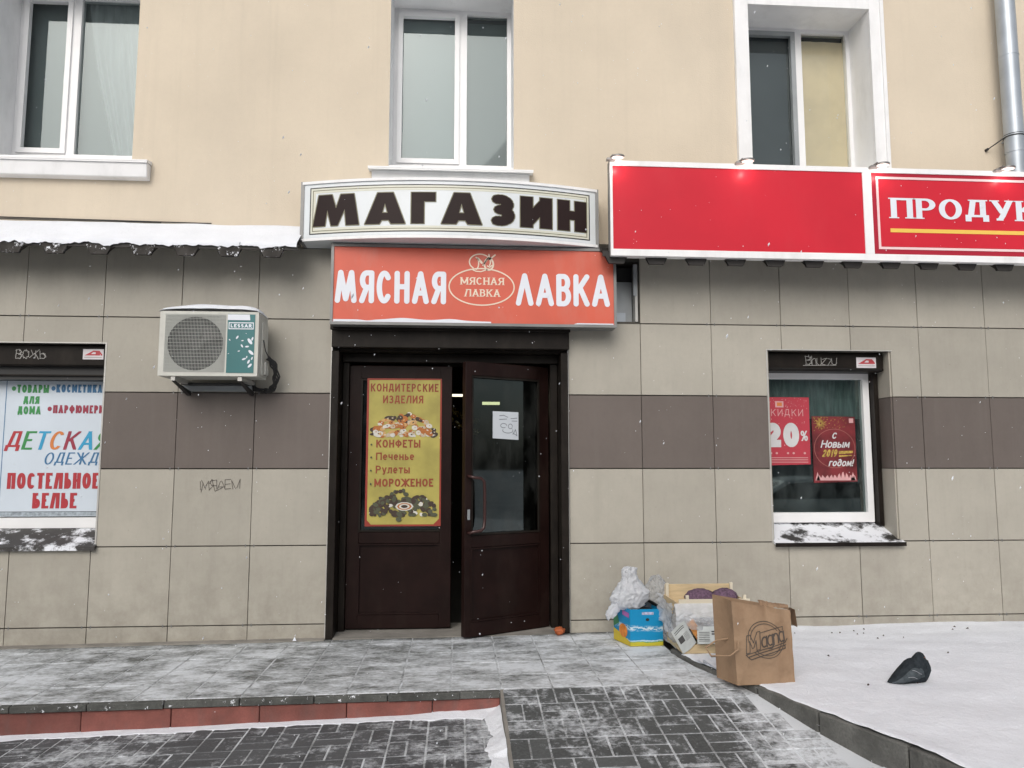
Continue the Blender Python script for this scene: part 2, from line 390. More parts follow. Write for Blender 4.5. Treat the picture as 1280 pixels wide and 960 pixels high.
# ------------------------------------------------------------------ lettering engine: glyphs from pen strokes, merged flat
def A(cx, cy, rx, ry, a0, a1, n=12):
    return [(cx+rx*cos(radians(a0+(a1-a0)*i/n)), cy+ry*sin(radians(a0+(a1-a0)*i/n))) for i in range(n+1)]
O_ = A(.5, .5, .5, .5, 0, 360, 28)
G = {
 'А': (.78, [[(0, 0), (.5, 1)], [(.5, 1), (1, 0)], [(.2, .3), (.8, .3)]]),
 'Б': (.66, [[(.9, 1), (0, 1), (0, 0)], [(0, .56), (.5, .56)]+A(.5, .28, .5, .28, 90, -90)+[(0, 0)]]),
 'В': (.66, [[(0, 0), (0, 1)], [(0, 1), (.5, 1)]+A(.5, .77, .42, .23, 90, -90)+[(0, .54)], [(.5, .54)]+A(.5, .27, .5, .27, 90, -90)+[(0, 0)]]),
 'Г': (.56, [[(0, 0), (0, 1), (1, 1)]]),
 'Д': (.80, [[(.14, .16), (.30, 1), (.84, 1), (.84, .16)], [(0, .16), (1, .16)], [(0, -.08), (0, .16)], [(1, -.08), (1, .16)]]),
 'Е': (.60, [[(1, 1), (0, 1), (0, 0), (1, 0)], [(0, .52), (.88, .52)]]),
 'Ж': (1.1, [[(.5, 0), (.5, 1)], [(0, 1), (.45, .5)], [(.45, .5), (0, 0)], [(1, 1), (.55, .5)], [(.55, .5), (1, 0)]]),
 'З': (.66, [A(.42, .76, .5, .24, 155, -90)+[(.38, .52)], A(.44, .26, .56, .26, 90, -155)]),
 'И': (.76, [[(0, 1), (0, 0)], [(0, 0), (1, 1)], [(1, 1), (1, 0)]]),
 'Й': (.76, [[(0, 1), (0, 0)], [(0, 0), (1, 1)], [(1, 1), (1, 0)]]),
 'К': (.72, [[(0, 0), (0, 1)], [(1, 1), (.12, .46)], [(.36, .60), (1, 0)]]),
 'Л': (.80, [[(0, 0), (.34, 1)], [(.34, 1), (1, 1), (1, 0)]]),
 'М': (.92, [[(0, 0), (0, 1)], [(0, 1), (.5, .12)], [(.5, .12), (1, 1)], [(1, 1), (1, 0)]]),
 'Н': (.72, [[(0, 0), (0, 1)], [(1, 0), (1, 1)], [(0, .52), (1, .52)]]),
 'О': (.78, [O_]),
 'П': (.74, [[(0, 0), (0, 1), (1, 1), (1, 0)]]),
 'Р': (.66, [[(0, 0), (0, 1)], [(0, 1), (.5, 1)]+A(.5, .73, .5, .27, 90, -90)+[(0, .46)]]),
 'С': (.72, [A(.5, .5, .5, .5, 42, 318, 22)]),
 'Т': (.66, [[(0, 1), (1, 1)], [(.5, 1), (.5, 0)]]),
 'У': (.72, [[(0, 1), (.52, .34)], [(1, 1), (.5, .2), (.34, 0), (.08, 0)]]),
 'Ф': (.9, [[(.5, 0), (.5, 1)], A(.5, .53, .5, .32, 0, 360, 24)]),
 'Ы': (.92, [[(0, 1), (0, 0)], [(0, .56), (.35, .56)]+A(.35, .28, .27, .28, 90, -90)+[(0, 0)], [(1, 0), (1, 1)]]),
 'Ь': (.62, [[(0, 1), (0, 0)], [(0, .56), (.5, .56)]+A(.5, .28, .5, .28, 90, -90)+[(0, 0)]]),
 'Ю': (1.05, [[(0, 0), (0, 1)], [(0, .52), (.34, .52)], A(.67, .5, .33, .5, 0, 360, 24)]),
 'Я': (.70, [[(1, 0), (1, 1)], [(1, 1), (.48, 1)]+A(.48, .74, .44, .26, 90, 270)+[(1, .48)], [(.5, .48), (0, 0)]]),
 'L': (.56, [[(0, 1), (0, 0), (1, 0)]]), 'E': (.6, [[(1, 1), (0, 1), (0, 0), (1, 0)], [(0, .52), (.85, .52)]]),
 'S': (.62, [A(.5, .75, .46, .25, 40, 270)+A(.5, .25, .5, .25, 90, -140)]),
 'A': (.78, [[(0, 0), (.5, 1)], [(.5, 1), (1, 0)], [(.2, .3), (.8, .3)]]),
 'R': (.66, [[(0, 0), (0, 1)], [(0, 1), (.5, 1)]+A(.5, .75, .45, .25, 90, -90)+[(0, .5)], [(.45, .5), (1, 0)]]),
 'B': (.66, [[(0, 0), (0, 1)], [(0, 1), (.5, 1)]+A(.5, .77, .42, .23, 90, -90)+[(0, .54)], [(.5, .54)]+A(.5, .27, .5, .27, 90, -90)+[(0, 0)]]),
 'l': (.12, [[(.5, 0), (.5, 1)]]), 'u': (.5, [[(0, .7), (0, .2), (.3, 0), (.7, 0), (1, .2)], [(1, .7), (1, 0)]]),
 'z': (.5, [[(0, .7), (1, .7), (0, 0), (1, 0)]]), 'h': (.5, [[(0, 1), (0, 0)], [(0, .5), (.4, .7), (.9, .6), (1, .4), (1, 0)]]),
 'M': (1.05, [[(0, 0), (.06, 1)], [(.06, 1), (.5, .12)], [(.5, .12), (.94, 1)], [(.94, 1), (1, 0)]]),
 'a': (.56, [A(.5, .36, .5, .34, 60, 300, 14), [(1, .7), (1, 0)]]),
 'g': (.56, [A(.5, .36, .5, .34, 60, 300, 14), [(1, .7), (1, -.2), (.6, -.36), (.1, -.3)]]),
 'n': (.54, [[(0, 0), (0, .7)], [(0, .5), (.35, .7), (.8, .66), (1, .45), (1, 0)]]),
 'е': (.56, [[(.03, .37), (.97, .37)], A(.5, .36, .5, .36, 0, 315, 18)]),
 'ч': (.54, [[(0, .72), (0, .46), (.2, .32), (1, .34)], [(1, .72), (1, 0)]]),
 'н': (.56, [[(0, 0), (0, .72)], [(1, 0), (1, .72)], [(0, .38), (1, .38)]]),
 'ь': (.5, [[(0, .72), (0, 0)], [(0, .4), (.5, .4)]+A(.5, .2, .5, .2, 90, -90, 8)+[(0, 0)]]),
 'у': (.56, [[(0, .72), (.52, .05)], [(1, .72), (.4, -.2), (.05, -.24)]]),
 'л': (.56, [[(0, .0), (.16, .1), (.25, .72), (1, .72), (1, 0)]]),
 'т': (.54, [[(0, .72), (1, .72)], [(.5, .72), (.5, 0)]]),
 'ы': (.74, [[(0, .72), (0, 0)], [(0, .4), (.35, .4)]+A(.35, .2, .27, .2, 90, -90, 8)+[(0, 0)], [(1, 0), (1, .72)]]),
 'о': (.6, [A(.5, .36, .5, .36, 0, 360, 22)]),
 'в': (.54, [[(0, 0), (0, .72)], [(0, .72), (.5, .72)]+A(.5, .55, .4, .17, 90, -90, 8)+[(0, .38)], [(.5, .38)]+A(.5, .19, .5, .19, 90, -90, 8)+[(0, 0)]]),
 'м': (.7, [[(0, 0), (.1, .72)], [(.1, .72), (.5, .12)], [(.5, .12), (.9, .72)], [(.9, .72), (1, 0)]]),
 'г': (.44, [[(0, 0), (0, .72), (1, .72)]]),
 'д': (.6, [A(.5, .34, .5, .34, 0, 360, 20), [(1, .3), (.9, .8), (.5, 1.05), (.1, 1.0)]]),
 '0': (.62, [O_]),
 '1': (.4, [[(0, .75), (.9, 1), (.9, 0)]]),
 '2': (.60, [A(.5, .7, .5, .3, 165, -25)+[(0, .02)], [(0, 0), (1, 0)]]),
 '9': (.60, [A(.5, .7, .5, .3, 0, 360, 20), A(.25, .6, .75, .6, 10, -70, 8)]),
 '%': (.9, [A(.2, .78, .2, .22, 0, 360, 16), A(.8, .22, .2, .22, 0, 360, 16), [(.85, 1), (.15, 0)]]),
 '!': (.16, [[(.5, 1), (.5, .35)], [(.5, .04), (.5, 0)]]), '?': (.5, [A(.5, .72, .5, .28, 170, -60)+[(.5, .3)], [(.5, .04), (.5, 0)]]),
 '.': (.16, [[(.5, .02), (.5, 0)]]),
 '•': (.42, [A(.5, .5, .25, .14, 0, 360, 12), [(.35, .5), (.65, .5)]]),
 '·': (.3, [[(.4, .42), (.6, .42)]]),
}
G_WIDE = {'М': (1.50, None), 'А': (1.28, None), 'Г': (.76, G['Г'][1]), 'З': (.86, [A(.42, .76, .5, .24, 125, -90)+[(.38, .52)], A(.44, .26, .56, .26, 90, -128)]), 'И': (1.04, G['И'][1]), 'Н': (.98, G['Н'][1])}
G_POLY = {'М': [[(0, 0), (.12, 1), (.41, 1), (.50, .55), (.40, 0), (.31, .52), (.265, 0)], [(.41, 1), (.5, .55), (.60, 1), (.885, 1), (.69, .52), (.54, 0), (.40, 0), (.45, .4), (.5, .55)][1:6]+[(.40, 0)], [(.60, 1), (.885, 1), (1, 0), (.725, 0), (.69, .52), (.55, .3)], [(.31, .52), (.5, .56), (.69, .52), (.54, 0), (.40, 0)]],
          'А': [[(0, 0), (.31, 1), (.5, 1), (.495, .66), (.43, .35), (.42, .12), (.364, 0)], [(.5, 1), (.70, 1), (1, 0), (.65, 0), (.59, .12), (.565, .35), (.495, .66)], [(.42, .12), (.59, .12), (.565, .35), (.43, .35)]]}
G_RND = {'М': (1.02, [[(0, 0), (.17, 1), (.5, .06), (.83, 1), (1, 0)]]), 'Л': (.78, [[(0, 0), (.5, 1), (1, 0)]]), 'А': (.80, [[(0, 0), (.5, 1), (1, 0)], [(.2, .3), (.8, .3)]])}
def src_of(c, slant):
    if slant == 'wide' and c in G_WIDE: return G_WIDE[c]
    if slant == 'round' and c in G_RND: return G_RND[c]
    return G[c]
def clip_poly(P, nx, ny, c):      # keep nx*x+ny*y <= c
    out = []
    for i in range(len(P)):
        a, b = P[i], P[(i+1) % len(P)]
        da, db = nx*a[0]+ny*a[1]-c, nx*b[0]+ny*b[1]-c
        if da <= 0: out.append(a)
        if (da < 0 < db) or (db < 0 < da):
            t = da/(da-db); out.append((a[0]+(b[0]-a[0])*t, a[1]+(b[1]-a[1])*t))
    return out
def union(polys):
    vs = []; fs = []
    for P in polys:
        if len(P) < 3: continue
        ar = sum(P[i][0]*P[(i+1) % len(P)][1]-P[(i+1) % len(P)][0]*P[i][1] for i in range(len(P)))
        if abs(ar) < 1e-7: continue
        if ar < 0: P = P[::-1]
        n = len(vs); vs += [Vector(p) for p in P]; fs.append(list(range(n, n+len(P))))
    if not fs: return [], []
    r = geometry.delaunay_2d_cdt(vs, [], fs, 0, 1e-5, True)
    return [tuple(v) for v in r[0]], [tuple(f) for f, of in zip(r[2], r[5]) if of]
GC = {}
def glyph(ch, w, t, th, cap, slant, grow, serif):
    """glyph of cap height 1, width w, pen t wide and th high; returns verts, tris"""
    key = (ch, round(w, 4), t, th, cap, slant, grow, serif)
    if key in GC: return GC[key]
    src = src_of(ch, slant)
    if src[1] is None:
        polys = []
        for P in G_POLY[ch]:
            P = [(a*w, b) for a, b in P]; polys.append(P)
            if grow:
                for i in range(len(P)):
                    (x0, y0), (x1, y1) = P[i], P[(i+1) % len(P)]; L = hypot(x1-x0, y1-y0); nx, ny = -(y1-y0)/L*grow, (x1-x0)/L*grow
                    polys.append([(x0+nx, y0+ny), (x0-nx, y0-ny), (x1-nx, y1-ny), (x1+nx, y1+ny)]); polys.append([(x0+grow*cos(k*pi/4), y0+grow*sin(k*pi/4)) for k in range(8)])
        v, f = union(polys); GC[key] = (v, f)
        return v, f
    ky = t/th                      # work in a space where the pen is round
    H = ky
    r = t/2
    polys = []
    clipx = ch in 'ИМНКЙMП' and slant != 'round'
    for st in src[1]:
        P = [(r+p[0]*(w-t), r+p[1]*(H-t)) for p in st]
        n = len(P); closed = hypot(P[0][0]-P[-1][0], P[0][1]-P[-1][1]) < 1e-6
        R = r+grow
        for i in range(n-1):
            (x0, y0), (x1, y1) = P[i], P[i+1]
            L = hypot(x1-x0, y1-y0)
            if L < 1e-6: continue
            dx, dy = (x1-x0)/L, (y1-y0)/L
            e0 = e1 = 0.0
            if cap == 'flat':
                ax = abs(dx) < .02 or abs(dy) < .02
                for k, (q, st_p) in enumerate(((i, st[i]), (i+1, st[i+1]))):
                    end = (q == 0 or q == n-1) and not closed
                    e = 0
                    if end:
                        if ax: e = R if (st_p[1] in (0, 1, .72, -.08, .7) and abs(dx) < .02) or (st_p[0] in (0, 1) and abs(dy) < .02) else 0
                        elif st_p[1] in (0, 1, .72): e = t*1.5
                    elif not closed and ax:
                        # corner of two straight strokes: square it
                        j = i-1 if k == 0 else i+2
                        if 0 <= j < n:
                            ox, oy = (P[j][0]-P[q][0], P[j][1]-P[q][1]); ol = hypot(ox, oy)
                            if abs(ox*dx+oy*dy) < .25*ol and ol > t*.6: e = R
                    if k == 0: e0 = e
                    else: e1 = e
            a = (x0-dx*e0, y0-dy*e0); b = (x1+dx*e1, y1+dy*e1)
            nx, ny = -dy*R, dx*R
            Q = [(a[0]+nx, a[1]+ny), (a[0]-nx, a[1]-ny), (b[0]-nx, b[1]-ny), (b[0]+nx, b[1]+ny)]
            if cap == 'flat':
                lo = -.6*H if min(p[1] for p in st) < -.01 else -grow
                top = H+grow if max(p[1] for p in st) > .85 else (H-t)*.72+t+grow
                Q = clip_poly(Q, 0, 1, top if max(p[1] for p in st) > .60 else 9); Q = clip_poly(Q, 0, -1, -lo)
                if clipx: Q = clip_poly(Q, 1, 0, w+grow); Q = clip_poly(Q, -1, 0, grow)
            polys.append(Q)
        for i in range(n):
            end = (i == 0 or i == n-1) and not closed
            if cap == 'flat' and end: continue
            if cap == 'flat' and st[i][1] in (0, 1) and 0 < i < n-1 and len(st) < 8: pass
            m = 10 if cap == 'flat' else 16
            C = [(P[i][0]+R*cos(2*pi*k/m), P[i][1]+R*sin(2*pi*k/m)) for k in range(m)]
            if cap == 'flat' and not closed and clipx: C = clip_poly(clip_poly(C, 1, 0, w+grow), -1, 0, grow)
            polys.append(C)
        if serif and not closed:
            for q in (0, n-1):
                j = 1 if q == 0 else n-2
                if st[q][1] in (0, 1) and abs(P[q][1]-P[j][1]) > abs(P[q][0]-P[j][0])*.6:
                    sh = .055*H; sw = t*.5+.10
                    x = P[q][0]; y0 = 0 if st[q][1] == 0 else H-sh
                    polys.append([(x-sw, y0), (x+sw, y0), (x+sw, y0+sh), (x-sw, y0+sh)])
            if ch in 'ПД' and n == 4:
                x = P[1][0]; polys.append([(x-t*.5-.1, H-.055*H), (P[2][0]+t*.5+.1, H-.055*H), (P[2][0]+t*.5+.1, H), (x-t*.5-.1, H)])
    if ch == 'Й':
        polys.append([(w*.25, H*1.1), (w*.75, H*1.1), (w*.75, H*1.2), (w*.25, H*1.2)])
    v, f = union(polys)
    v = [(x, y/ky) for x, y in v]
    GC[key] = (v, f)
    return v, f
def text(mb, s, mat, origin, width, h, t=.2, th=None, cap='flat', slant=False, gap=.12, shear=0.0, grow=0.0, serif=False,
         u=(1, 0, 0), v=(0, 0, 1), fn=None, space=.4, cols=None, lift=0.0):
    """print the string s: baseline-left at origin, exactly `width` long and `h` high"""
    th = th or t
    ws = [space if c == ' ' else src_of(c, slant)[0] for c in s]
    k = (width/h-gap*(len(s)-1))/sum(ws)
    x = 0; u = Vector(u); v = Vector(v); origin = Vector(origin)
    n_ = u.cross(v); idx = 0
    for c, w in zip(s, ws):
        if c != ' ':
            gv, gf = glyph(c, max(w*k, t*1.02), t, th, cap, slant, grow, serif)
            pts = []
            for (a, b) in gv:
                X, Y = (x+a+b*shear)*h, b*h
                pts.append(fn(X, Y) if fn else tuple(origin+u*X+v*Y+n_*lift))
            mm = cols[idx % len(cols)] if cols else mat
            mb.add(pts, gf, mm); idx += 1
        x += w*k+gap
def stroke(mb, pts, r, mat, fn, closed=False, m=8):
    polys = []
    if closed: pts = list(pts)+[pts[0]]
    for i in range(len(pts)-1):
        (x0, y0), (x1, y1) = pts[i], pts[i+1]; L = hypot(x1-x0, y1-y0)
        if L < 1e-6: continue
        nx, ny = -(y1-y0)/L*r, (x1-x0)/L*r
        polys.append([(x0+nx, y0+ny), (x0-nx, y0-ny), (x1-nx, y1-ny), (x1+nx, y1+ny)])
    for p in pts: polys.append([(p[0]+r*cos(2*pi*k/m), p[1]+r*sin(2*pi*k/m)) for k in range(m)])
    v, f = union(polys)
    mb.add([fn(*p) for p in v], f, mat)

# ================================================================== GROUND
def zl(x, y=0): return -.115+.010*x                 # shop landing, falling slightly to the left
def zlow(x): return -.2350+.028*(x-.9)             # lower pavement
ZF = -1.47                                          # front edge of the landing
def edge_y(x): return -1.455+.022*(x-1.3)*-1 - .0 if False else -1.46-.010*(1.3-x)
def zramp(x, y): return zl(x)+.125*min(0, y-ZF) if y < ZF else zl(x)
def zsnow(x, y): return -.080+.024*min(1, max(0, -y/1.0))+.006*(x-3)+.014*noise.noise(Vector((x*1.1, y*1.1, 3)))+.012*noise.noise(Vector((x*3, y*4.5, 1)))+.004*noise.noise(Vector((x*11, y*14, 6)))

STREET = mk('street_snow', (.50, .51, .53), .85, .15, .5, dirt=(.2, .19, .18), dirt_amt=.6, dirt_scale=.6, bump=.4, bscale=8)
mb = MB(); mb.quad((-150, -150, -.50), (150, -150, -.50), (150, 150, -.50), (-150, 150, -.50), STREET); mb.build('ground', kind='structure')

# lower pavement: a snow bed with the pavers standing 6 mm proud of it
pav = MB()
pav.grid(lambda a, b: (-7+8.30*a, -6.4+4.96*b, zlow(-7+8.30*a)-.003+.0015*noise.noise(Vector((a*80, b*50, 0)))), 80, 50, SNOWJ)
pav = pav.build('pavement', kind='structure', fix=True)
sk = MB(); sk.box(-7, 9, -6.42, -6.40, -.5, -.2, KERB); sk.build('roadside_kerb', kind='structure')
# pavers in basket weave: two to a 0.206 m cell
C_ = .206; JW = .0078
def paver_mesh(name, lx, ly, mat, h=.05):
    m = MB(); m.box(-lx/2, lx/2, -ly/2, ly/2, -h, 0, mat)
    me = bpy.data.meshes.new(name)
    me.from_pydata(m.v, [], m.f); me.materials.append(mat)
    bm = bmesh.new(); bm.from_mesh(me); bmesh.ops.recalc_face_normals(bm, faces=bm.faces)
    es = [e for e in bm.edges if all(v.co.z > -.001 for v in e.verts)]
    bmesh.ops.bevel(bm, geom=es, offset=.004, segments=1, affect='EDGES'); bm.to_mesh(me); bm.free()
    return me
def lay(parent, name, me, x, y, z, rot=0., tx=0., ty=0.):
    o = bpy.data.objects.new(name, me); COL.objects.link(o); o.parent = parent
    o.location = (x, y, z); o.rotation_euler = (tx, ty, rot)
    return o
pl = paver_mesh('paver', C_-JW, C_/2-JW, PAVERL, .03)
n_pav = 0; rest = MB()
for j in range(0, 24):
    for i in range(0, 40):
        cx = 1.275-C_*(i+.5)+.004; cy = -1.50-C_*(j+.5)
        if cx < -7: continue
        for k in (-1, 1):
            if (i+j) % 2: px, py, rot = cx, cy+k*C_/4, 0
            else: px, py, rot = cx+k*C_/4, cy, pi/2
            z = zlow(px)+random.uniform(-.001, .001)
            if j < 5 and cx > -2.15 and n_pav < 298:
                lay(pav, 'paver', pl, px, py, z, rot, 0, -math.atan(.028) if not rot else 0); n_pav += 1
            elif cy > -3.9 and cx > -3.5:
                a, b = ((C_-JW)/2, (C_/2-JW)/2) if not rot else ((C_/2-JW)/2, (C_-JW)/2)
                rest.box(px-a, px+a, py-b, py+b, z-.03, z, PAVERL)
rest.build('paver_field', pav, kind='stuff')

KP = [(2.555, -.84), (2.60, -1.107), (2.668, -1.309), (2.808, -1.655), (2.949, -2.137), (3.142, -2.64), (3.262, -3.05), (3.42, -3.6), (3.60, -4.3), (3.8, -5.2), (4.0, -6.4)]
def kerb_x(y):
    if y > KP[0][1]: return KP[0][0]-.05*(y-KP[0][1])
    for (xa, ya), (xb, yb) in zip(KP, KP[1:]):
        if yb <= y <= ya: return xa+(xb-xa)*(y-ya)/(yb-ya)
    return KP[-1][0]
# landing in front of the shop
land = MB()
land.hexa([(-7, ZF-.03+.01, -.5), (1.29, ZF+.02, -.5), (1.29, .2, -.5), (-7, .2, -.5)],
          [(-7, ZF-.02, zl(-7)-.0022), (1.29, ZF+.02, zl(1.29)-.0022), (1.29, .2, zl(1.29)-.0022), (-7, .2, zl(-7)-.0022)], SNOWJ)
for (xa, ya, xb, yb) in ((2.733, ZF-.001, 2.61, -1.107), (2.61, -1.107, 2.565, -.84), (2.565, -.84, 2.55, .2)):
    land.hexa([(1.29, ya, -.5), (xa, ya, -.5), (xb, yb, -.5), (1.29, yb, -.5)], [(1.29, ya, zl(1.29)-.0022), (xa, ya, zl(xa)-.0022), (xb, yb, zl(xb)-.0022), (1.29, yb, zl(1.29)-.0022)], SNOWJ)
land = land.build('landing', kind='structure')
T3 = .31
lt = paver_mesh('paving_tile', T3-.0075, T3-.0045, LAND, .02)
nt_ = 0
for i in range(-10, 17):
    for j in range(5):
        x = 1.44+.005+T3*(i-4)
        x = 1.145+T3*(i-8); y = ZF+.012-.008+T3*(j+.5)
        if x < -2.6-T3*3 or x > 2.75-.1*(j*.3): continue
        xr_ = [kerb_x(y-T3/2)-.004, kerb_x(y+T3/2)-.004]
        if x-T3/2 > min(xr_)-.04: continue
        if x+T3/2 > min(xr_):
            a, b_, c_, d_ = x-T3/2+.003, y-T3/2+.003, y+T3/2-.003, min(x+T3/2-.003, xr_[0]); e_ = min(x+T3/2-.003, xr_[1])
            q_ = MB(); q_.hexa([(a, b_, zl(a)-.02), (d_, b_, zl(d_)-.02), (e_, c_, zl(e_)-.02), (a, c_, zl(a)-.02)], [(a, b_, zl(a)), (d_, b_, zl(d_)), (e_, c_, zl(e_)), (a, c_, zl(a))], LAND); q_.build('paving_tile', land, origin=(x, y, zl(x))); continue
        lay(land, 'paving_tile', lt, x, y, zl(x)+random.uniform(-.0012, .0012), 0, random.uniform(-.001, .001), -.010); nt_ += 1
# bare concrete strip along the facade (snow does not reach it)
mb = MB(); mb.hexa([(-7, -.075, -.3), (.0, -.075, -.3), (.0, .03, -.3), (-7, .03, -.3)], [(-7, -.075, zl(-7)+.012), (0, -.075, zl(0)+.010), (0, .03, zl(0)+.012), (-7, .03, zl(-7)+.012)], CONC)
mb.build('footing_strip', land)
# slab edge and red blocks of the step
edge = []
for k in range(18):
    x1 = 1.285-.43*k; x0 = x1-.424; w = random.uniform(-.006, .006)
    if k == 0: x0 = x1-.24
    elif k > 0: x1 += .19; x0 += .19
    m = MB(); ya = ZF-.045+w; m.hexa([(x0, ya, zl(x0)-.040), (x1, ya, zl(x1)-.040), (x1, ZF+.0, zl(x1)-.040), (x0, ZF+.0, zl(x0)-.040)],
                       [(x0, ya, zl(x0)-.002), (x1, ya, zl(x1)-.002), (x1, ZF-.0, zl(x1)-.002), (x0, ZF-.0, zl(x0)-.002)], SLAB)
    m.build('edge_slab', land, bevel=.003)
for k in range(16):
    x1 = 1.285-.505*k+(0 if k == 0 else .10); x0 = x1-.500+(.10 if k == 0 else 0)
    ya = ZF-.028+random.uniform(-.004, .004)
    m = MB(); m.hexa([(x0, ya, zlow(x0)-.05), (x1, ya, zlow(x1)-.05), (x1, ZF+.01, zlow(x1)-.05), (x0, ZF+.01, zlow(x0)-.05)],
                     [(x0, ya, zl(x0)-.0435), (x1, ya, zl(x1)-.0435), (x1, ZF+.01, zl(x1)-.0435), (x0, ZF+.01, zl(x0)-.0435)], BRICKR)
    m.build('kerb_block', land, bevel=.003)

# ramp down to the street, right of the step
ramp = MB()
def rampz(x, y): return zl(x)+.125*(y-ZF) if y > -2.45 else zl(x)+.125*(-2.45-ZF)
ramp.grid(lambda a, b: (1.31+(kerb_x(-6.4+4.925*b)+.06-1.31)*a, -6.4+4.93*b, rampz(1.31+(kerb_x(-6.4+4.93*b)-1.31)*a, -6.4+4.93*b)-.0025), 20, 60, SNOWJ)
ramp = ramp.build('ramp', kind='structure')
mb = MB(); mb.hexa([(1.288, -2.42, -.4), (1.31, -2.42, -.4), (1.31, ZF, -.4), (1.288, ZF, -.4)], [(1.288, -2.42, rampz(1.3, -2.42)-.002), (1.31, -2.42, rampz(1.3, -2.42)-.002), (1.31, ZF, rampz(1.3, ZF)-.002), (1.288, ZF, rampz(1.3, ZF)-.002)], CONC)
mb.build('ramp_edging', ramp)
pr = paver_mesh('paver', C_-JW, C_/2-JW, PAVER, .03)
rest = MB(); cnt = 0
sl = math.atan(.125)
for j in range(0, 13):
    for i in range(0, 12):
        cx = 1.30+C_*(i+.5); cy = ZF-.006-C_*(j+.5)
        for k in (-1, 1):
            if (i+j) % 2 == 0: px, py, rot = cx, cy+k*C_/4, 0
            else: px, py, rot = cx+k*C_/4, cy, pi/2
            if px+.04 > kerb_x(py)+.02: continue
            z = rampz(px, py)+random.uniform(-.001, .001)
            if j < 8:
                o = lay(ramp, 'paver', pr, px, py, z, 0)
                tx = sl if py > -2.45 else 0
                o.rotation_euler = (tx, -.01, 0) if not rot else (0, 0, 0)
                if rot:
                    from mathutils import Matrix
                    o.rotation_euler = (Matrix.Rotation(tx, 3, 'X') @ Matrix.Rotation(pi/2, 3, 'Z')).to_euler()
                cnt += 1
            else:
                a, b = ((C_-JW)/2, (C_/2-JW)/2) if not rot else ((C_/2-JW)/2, (C_-JW)/2)
                rest.box(px-a, px+a, py-b, py+b, z-.03, z, PAVER)
rest.build('paver_field', ramp, kind='stuff')

# kerb between ramp and snow bed
kerb = thing('kerb', (2.6, -1.0, -.1), kind='structure')
def walk(P, step):
    out = [P[0]]; acc = 0
    for (xa, ya), (xb, yb) in zip(P, P[1:]):
        L = hypot(xb-xa, yb-ya); d = step-acc
        while d <= L: out.append((xa+(xb-xa)*d/L, ya+(yb-ya)*d/L)); d += step
        acc = (acc+L) % step
    return out
KS = [(2.548, -.70), (2.655, -1.28), (2.808, -1.655), (2.949, -2.137), (3.142, -2.64)]+walk([(3.142, -2.64)]+KP[6:], .52)[1:]
for (xa, ya), (xb, yb) in zip(KS, KS[1:]):
    L = hypot(xb-xa, yb-ya); dx, dy = (xb-xa)/L, (yb-ya)/L; nx, ny = -dy, dx      # nx points to +x side
    g = .004; xa2, ya2, xb2, yb2 = xa+dx*g, ya+dy*g, xb-dx*g, yb-dy*g; w = .085
    jz = random.uniform(-.004, .004)
    def q(z0, z1, r=.0): return [(xa2, ya2, z0), (xa2+nx*w, ya2+ny*w, z0), (xb2+nx*w, yb2+ny*w, z1), (xb2, yb2, z1)]
    m = MB(); za, zb = -.064+jz, -.064+jz
    m.hexa(q(-.5, -.5), q(za, zb), KERB)
    m.build('kerbstone', kerb, bevel=.008)

# snow bed to the right of the kerb
def snow_fn(a, b):
    y = -6.4+6.42*b
    xk = kerb_x(y)+.018+.022*noise.noise(Vector((0, y*7, 2)))+.012*noise.noise(Vector((0, y*31, 2)))
    if y > -.85: xk = 2.60+.0*(y)
    x = xk+(11-xk)*(a**1.6)
    z = zsnow(x, y)
    e = max(0, x-xk)
    z += .010*math.exp(-e/.08)-.012*math.exp(-e/.012)
    z += .02*math.exp(-abs(y)/.05)*(.5+noise.noise(Vector((x*3, 0, 5))))
    return (x, y, z)
sb = MB(); sb.grid(snow_fn, 150, 150, SNOW)
sb = sb.build('snow_bed', kind='structure')
# snow swept against the step, the ramp edge and the kerb
def drift(path, wfn, hfn, zfn, name, parent, n=90):
    m = MB()
    def f(a, b):
        i = a*(len(path)-1); k = min(int(i), len(path)-2); t = i-k
        x = path[k][0]+(path[k+1][0]-path[k][0])*t; y = path[k][1]+(path[k+1][1]-path[k][1])*t
        dx, dy = path[k+1][0]-path[k][0], path[k+1][1]-path[k][1]; L = hypot(dx, dy)
        nx, ny = dy/L, -dx/L
        w = wfn(x, y)*(1+.45*noise.noise(Vector((x*4, y*4, 9)))+.25*noise.noise(Vector((x*17, y*17, 4))))
        h = hfn(x, y)*(1+.5*noise.noise(Vector((x*5, y*5, 2))))
        X, Y = x+nx*w*b, y+ny*w*b
        return (X, Y, zfn(X, Y)+h*(1-b)**1.5*(1+.2*noise.noise(Vector((X*20, Y*20, 0))))-(.010 if b > .97 else 0)+.002)
    m.grid(f, n, 10, SNOWC)
    return m.build(name, parent, kind='stuff')
drift([(-3.5, ZF-.02), (1.28, ZF-.02)], lambda x, y: .085+.05*max(0, x-.6), lambda x, y: .006+.045*max(0, x-.75), lambda x, y: zlow(x), 'swept_snow', pav, 240)
drift([(1.285, ZF-.02), (1.285, -3.6)], lambda x, y: .10, lambda x, y: .035 if y > -2.2 else .004, lambda x, y: zlow(x), 'swept_snow', pav, 120)
drift([(x+.0, y) for x, y in reversed(KP[1:9])], lambda x, y: (.085 if y < -1.5 else .05+.1*max(0, -y-1.1)), lambda x, y: .034 if y < -1.2 else .012, lambda x, y: rampz(x, y), 'swept_snow', ramp, 160)

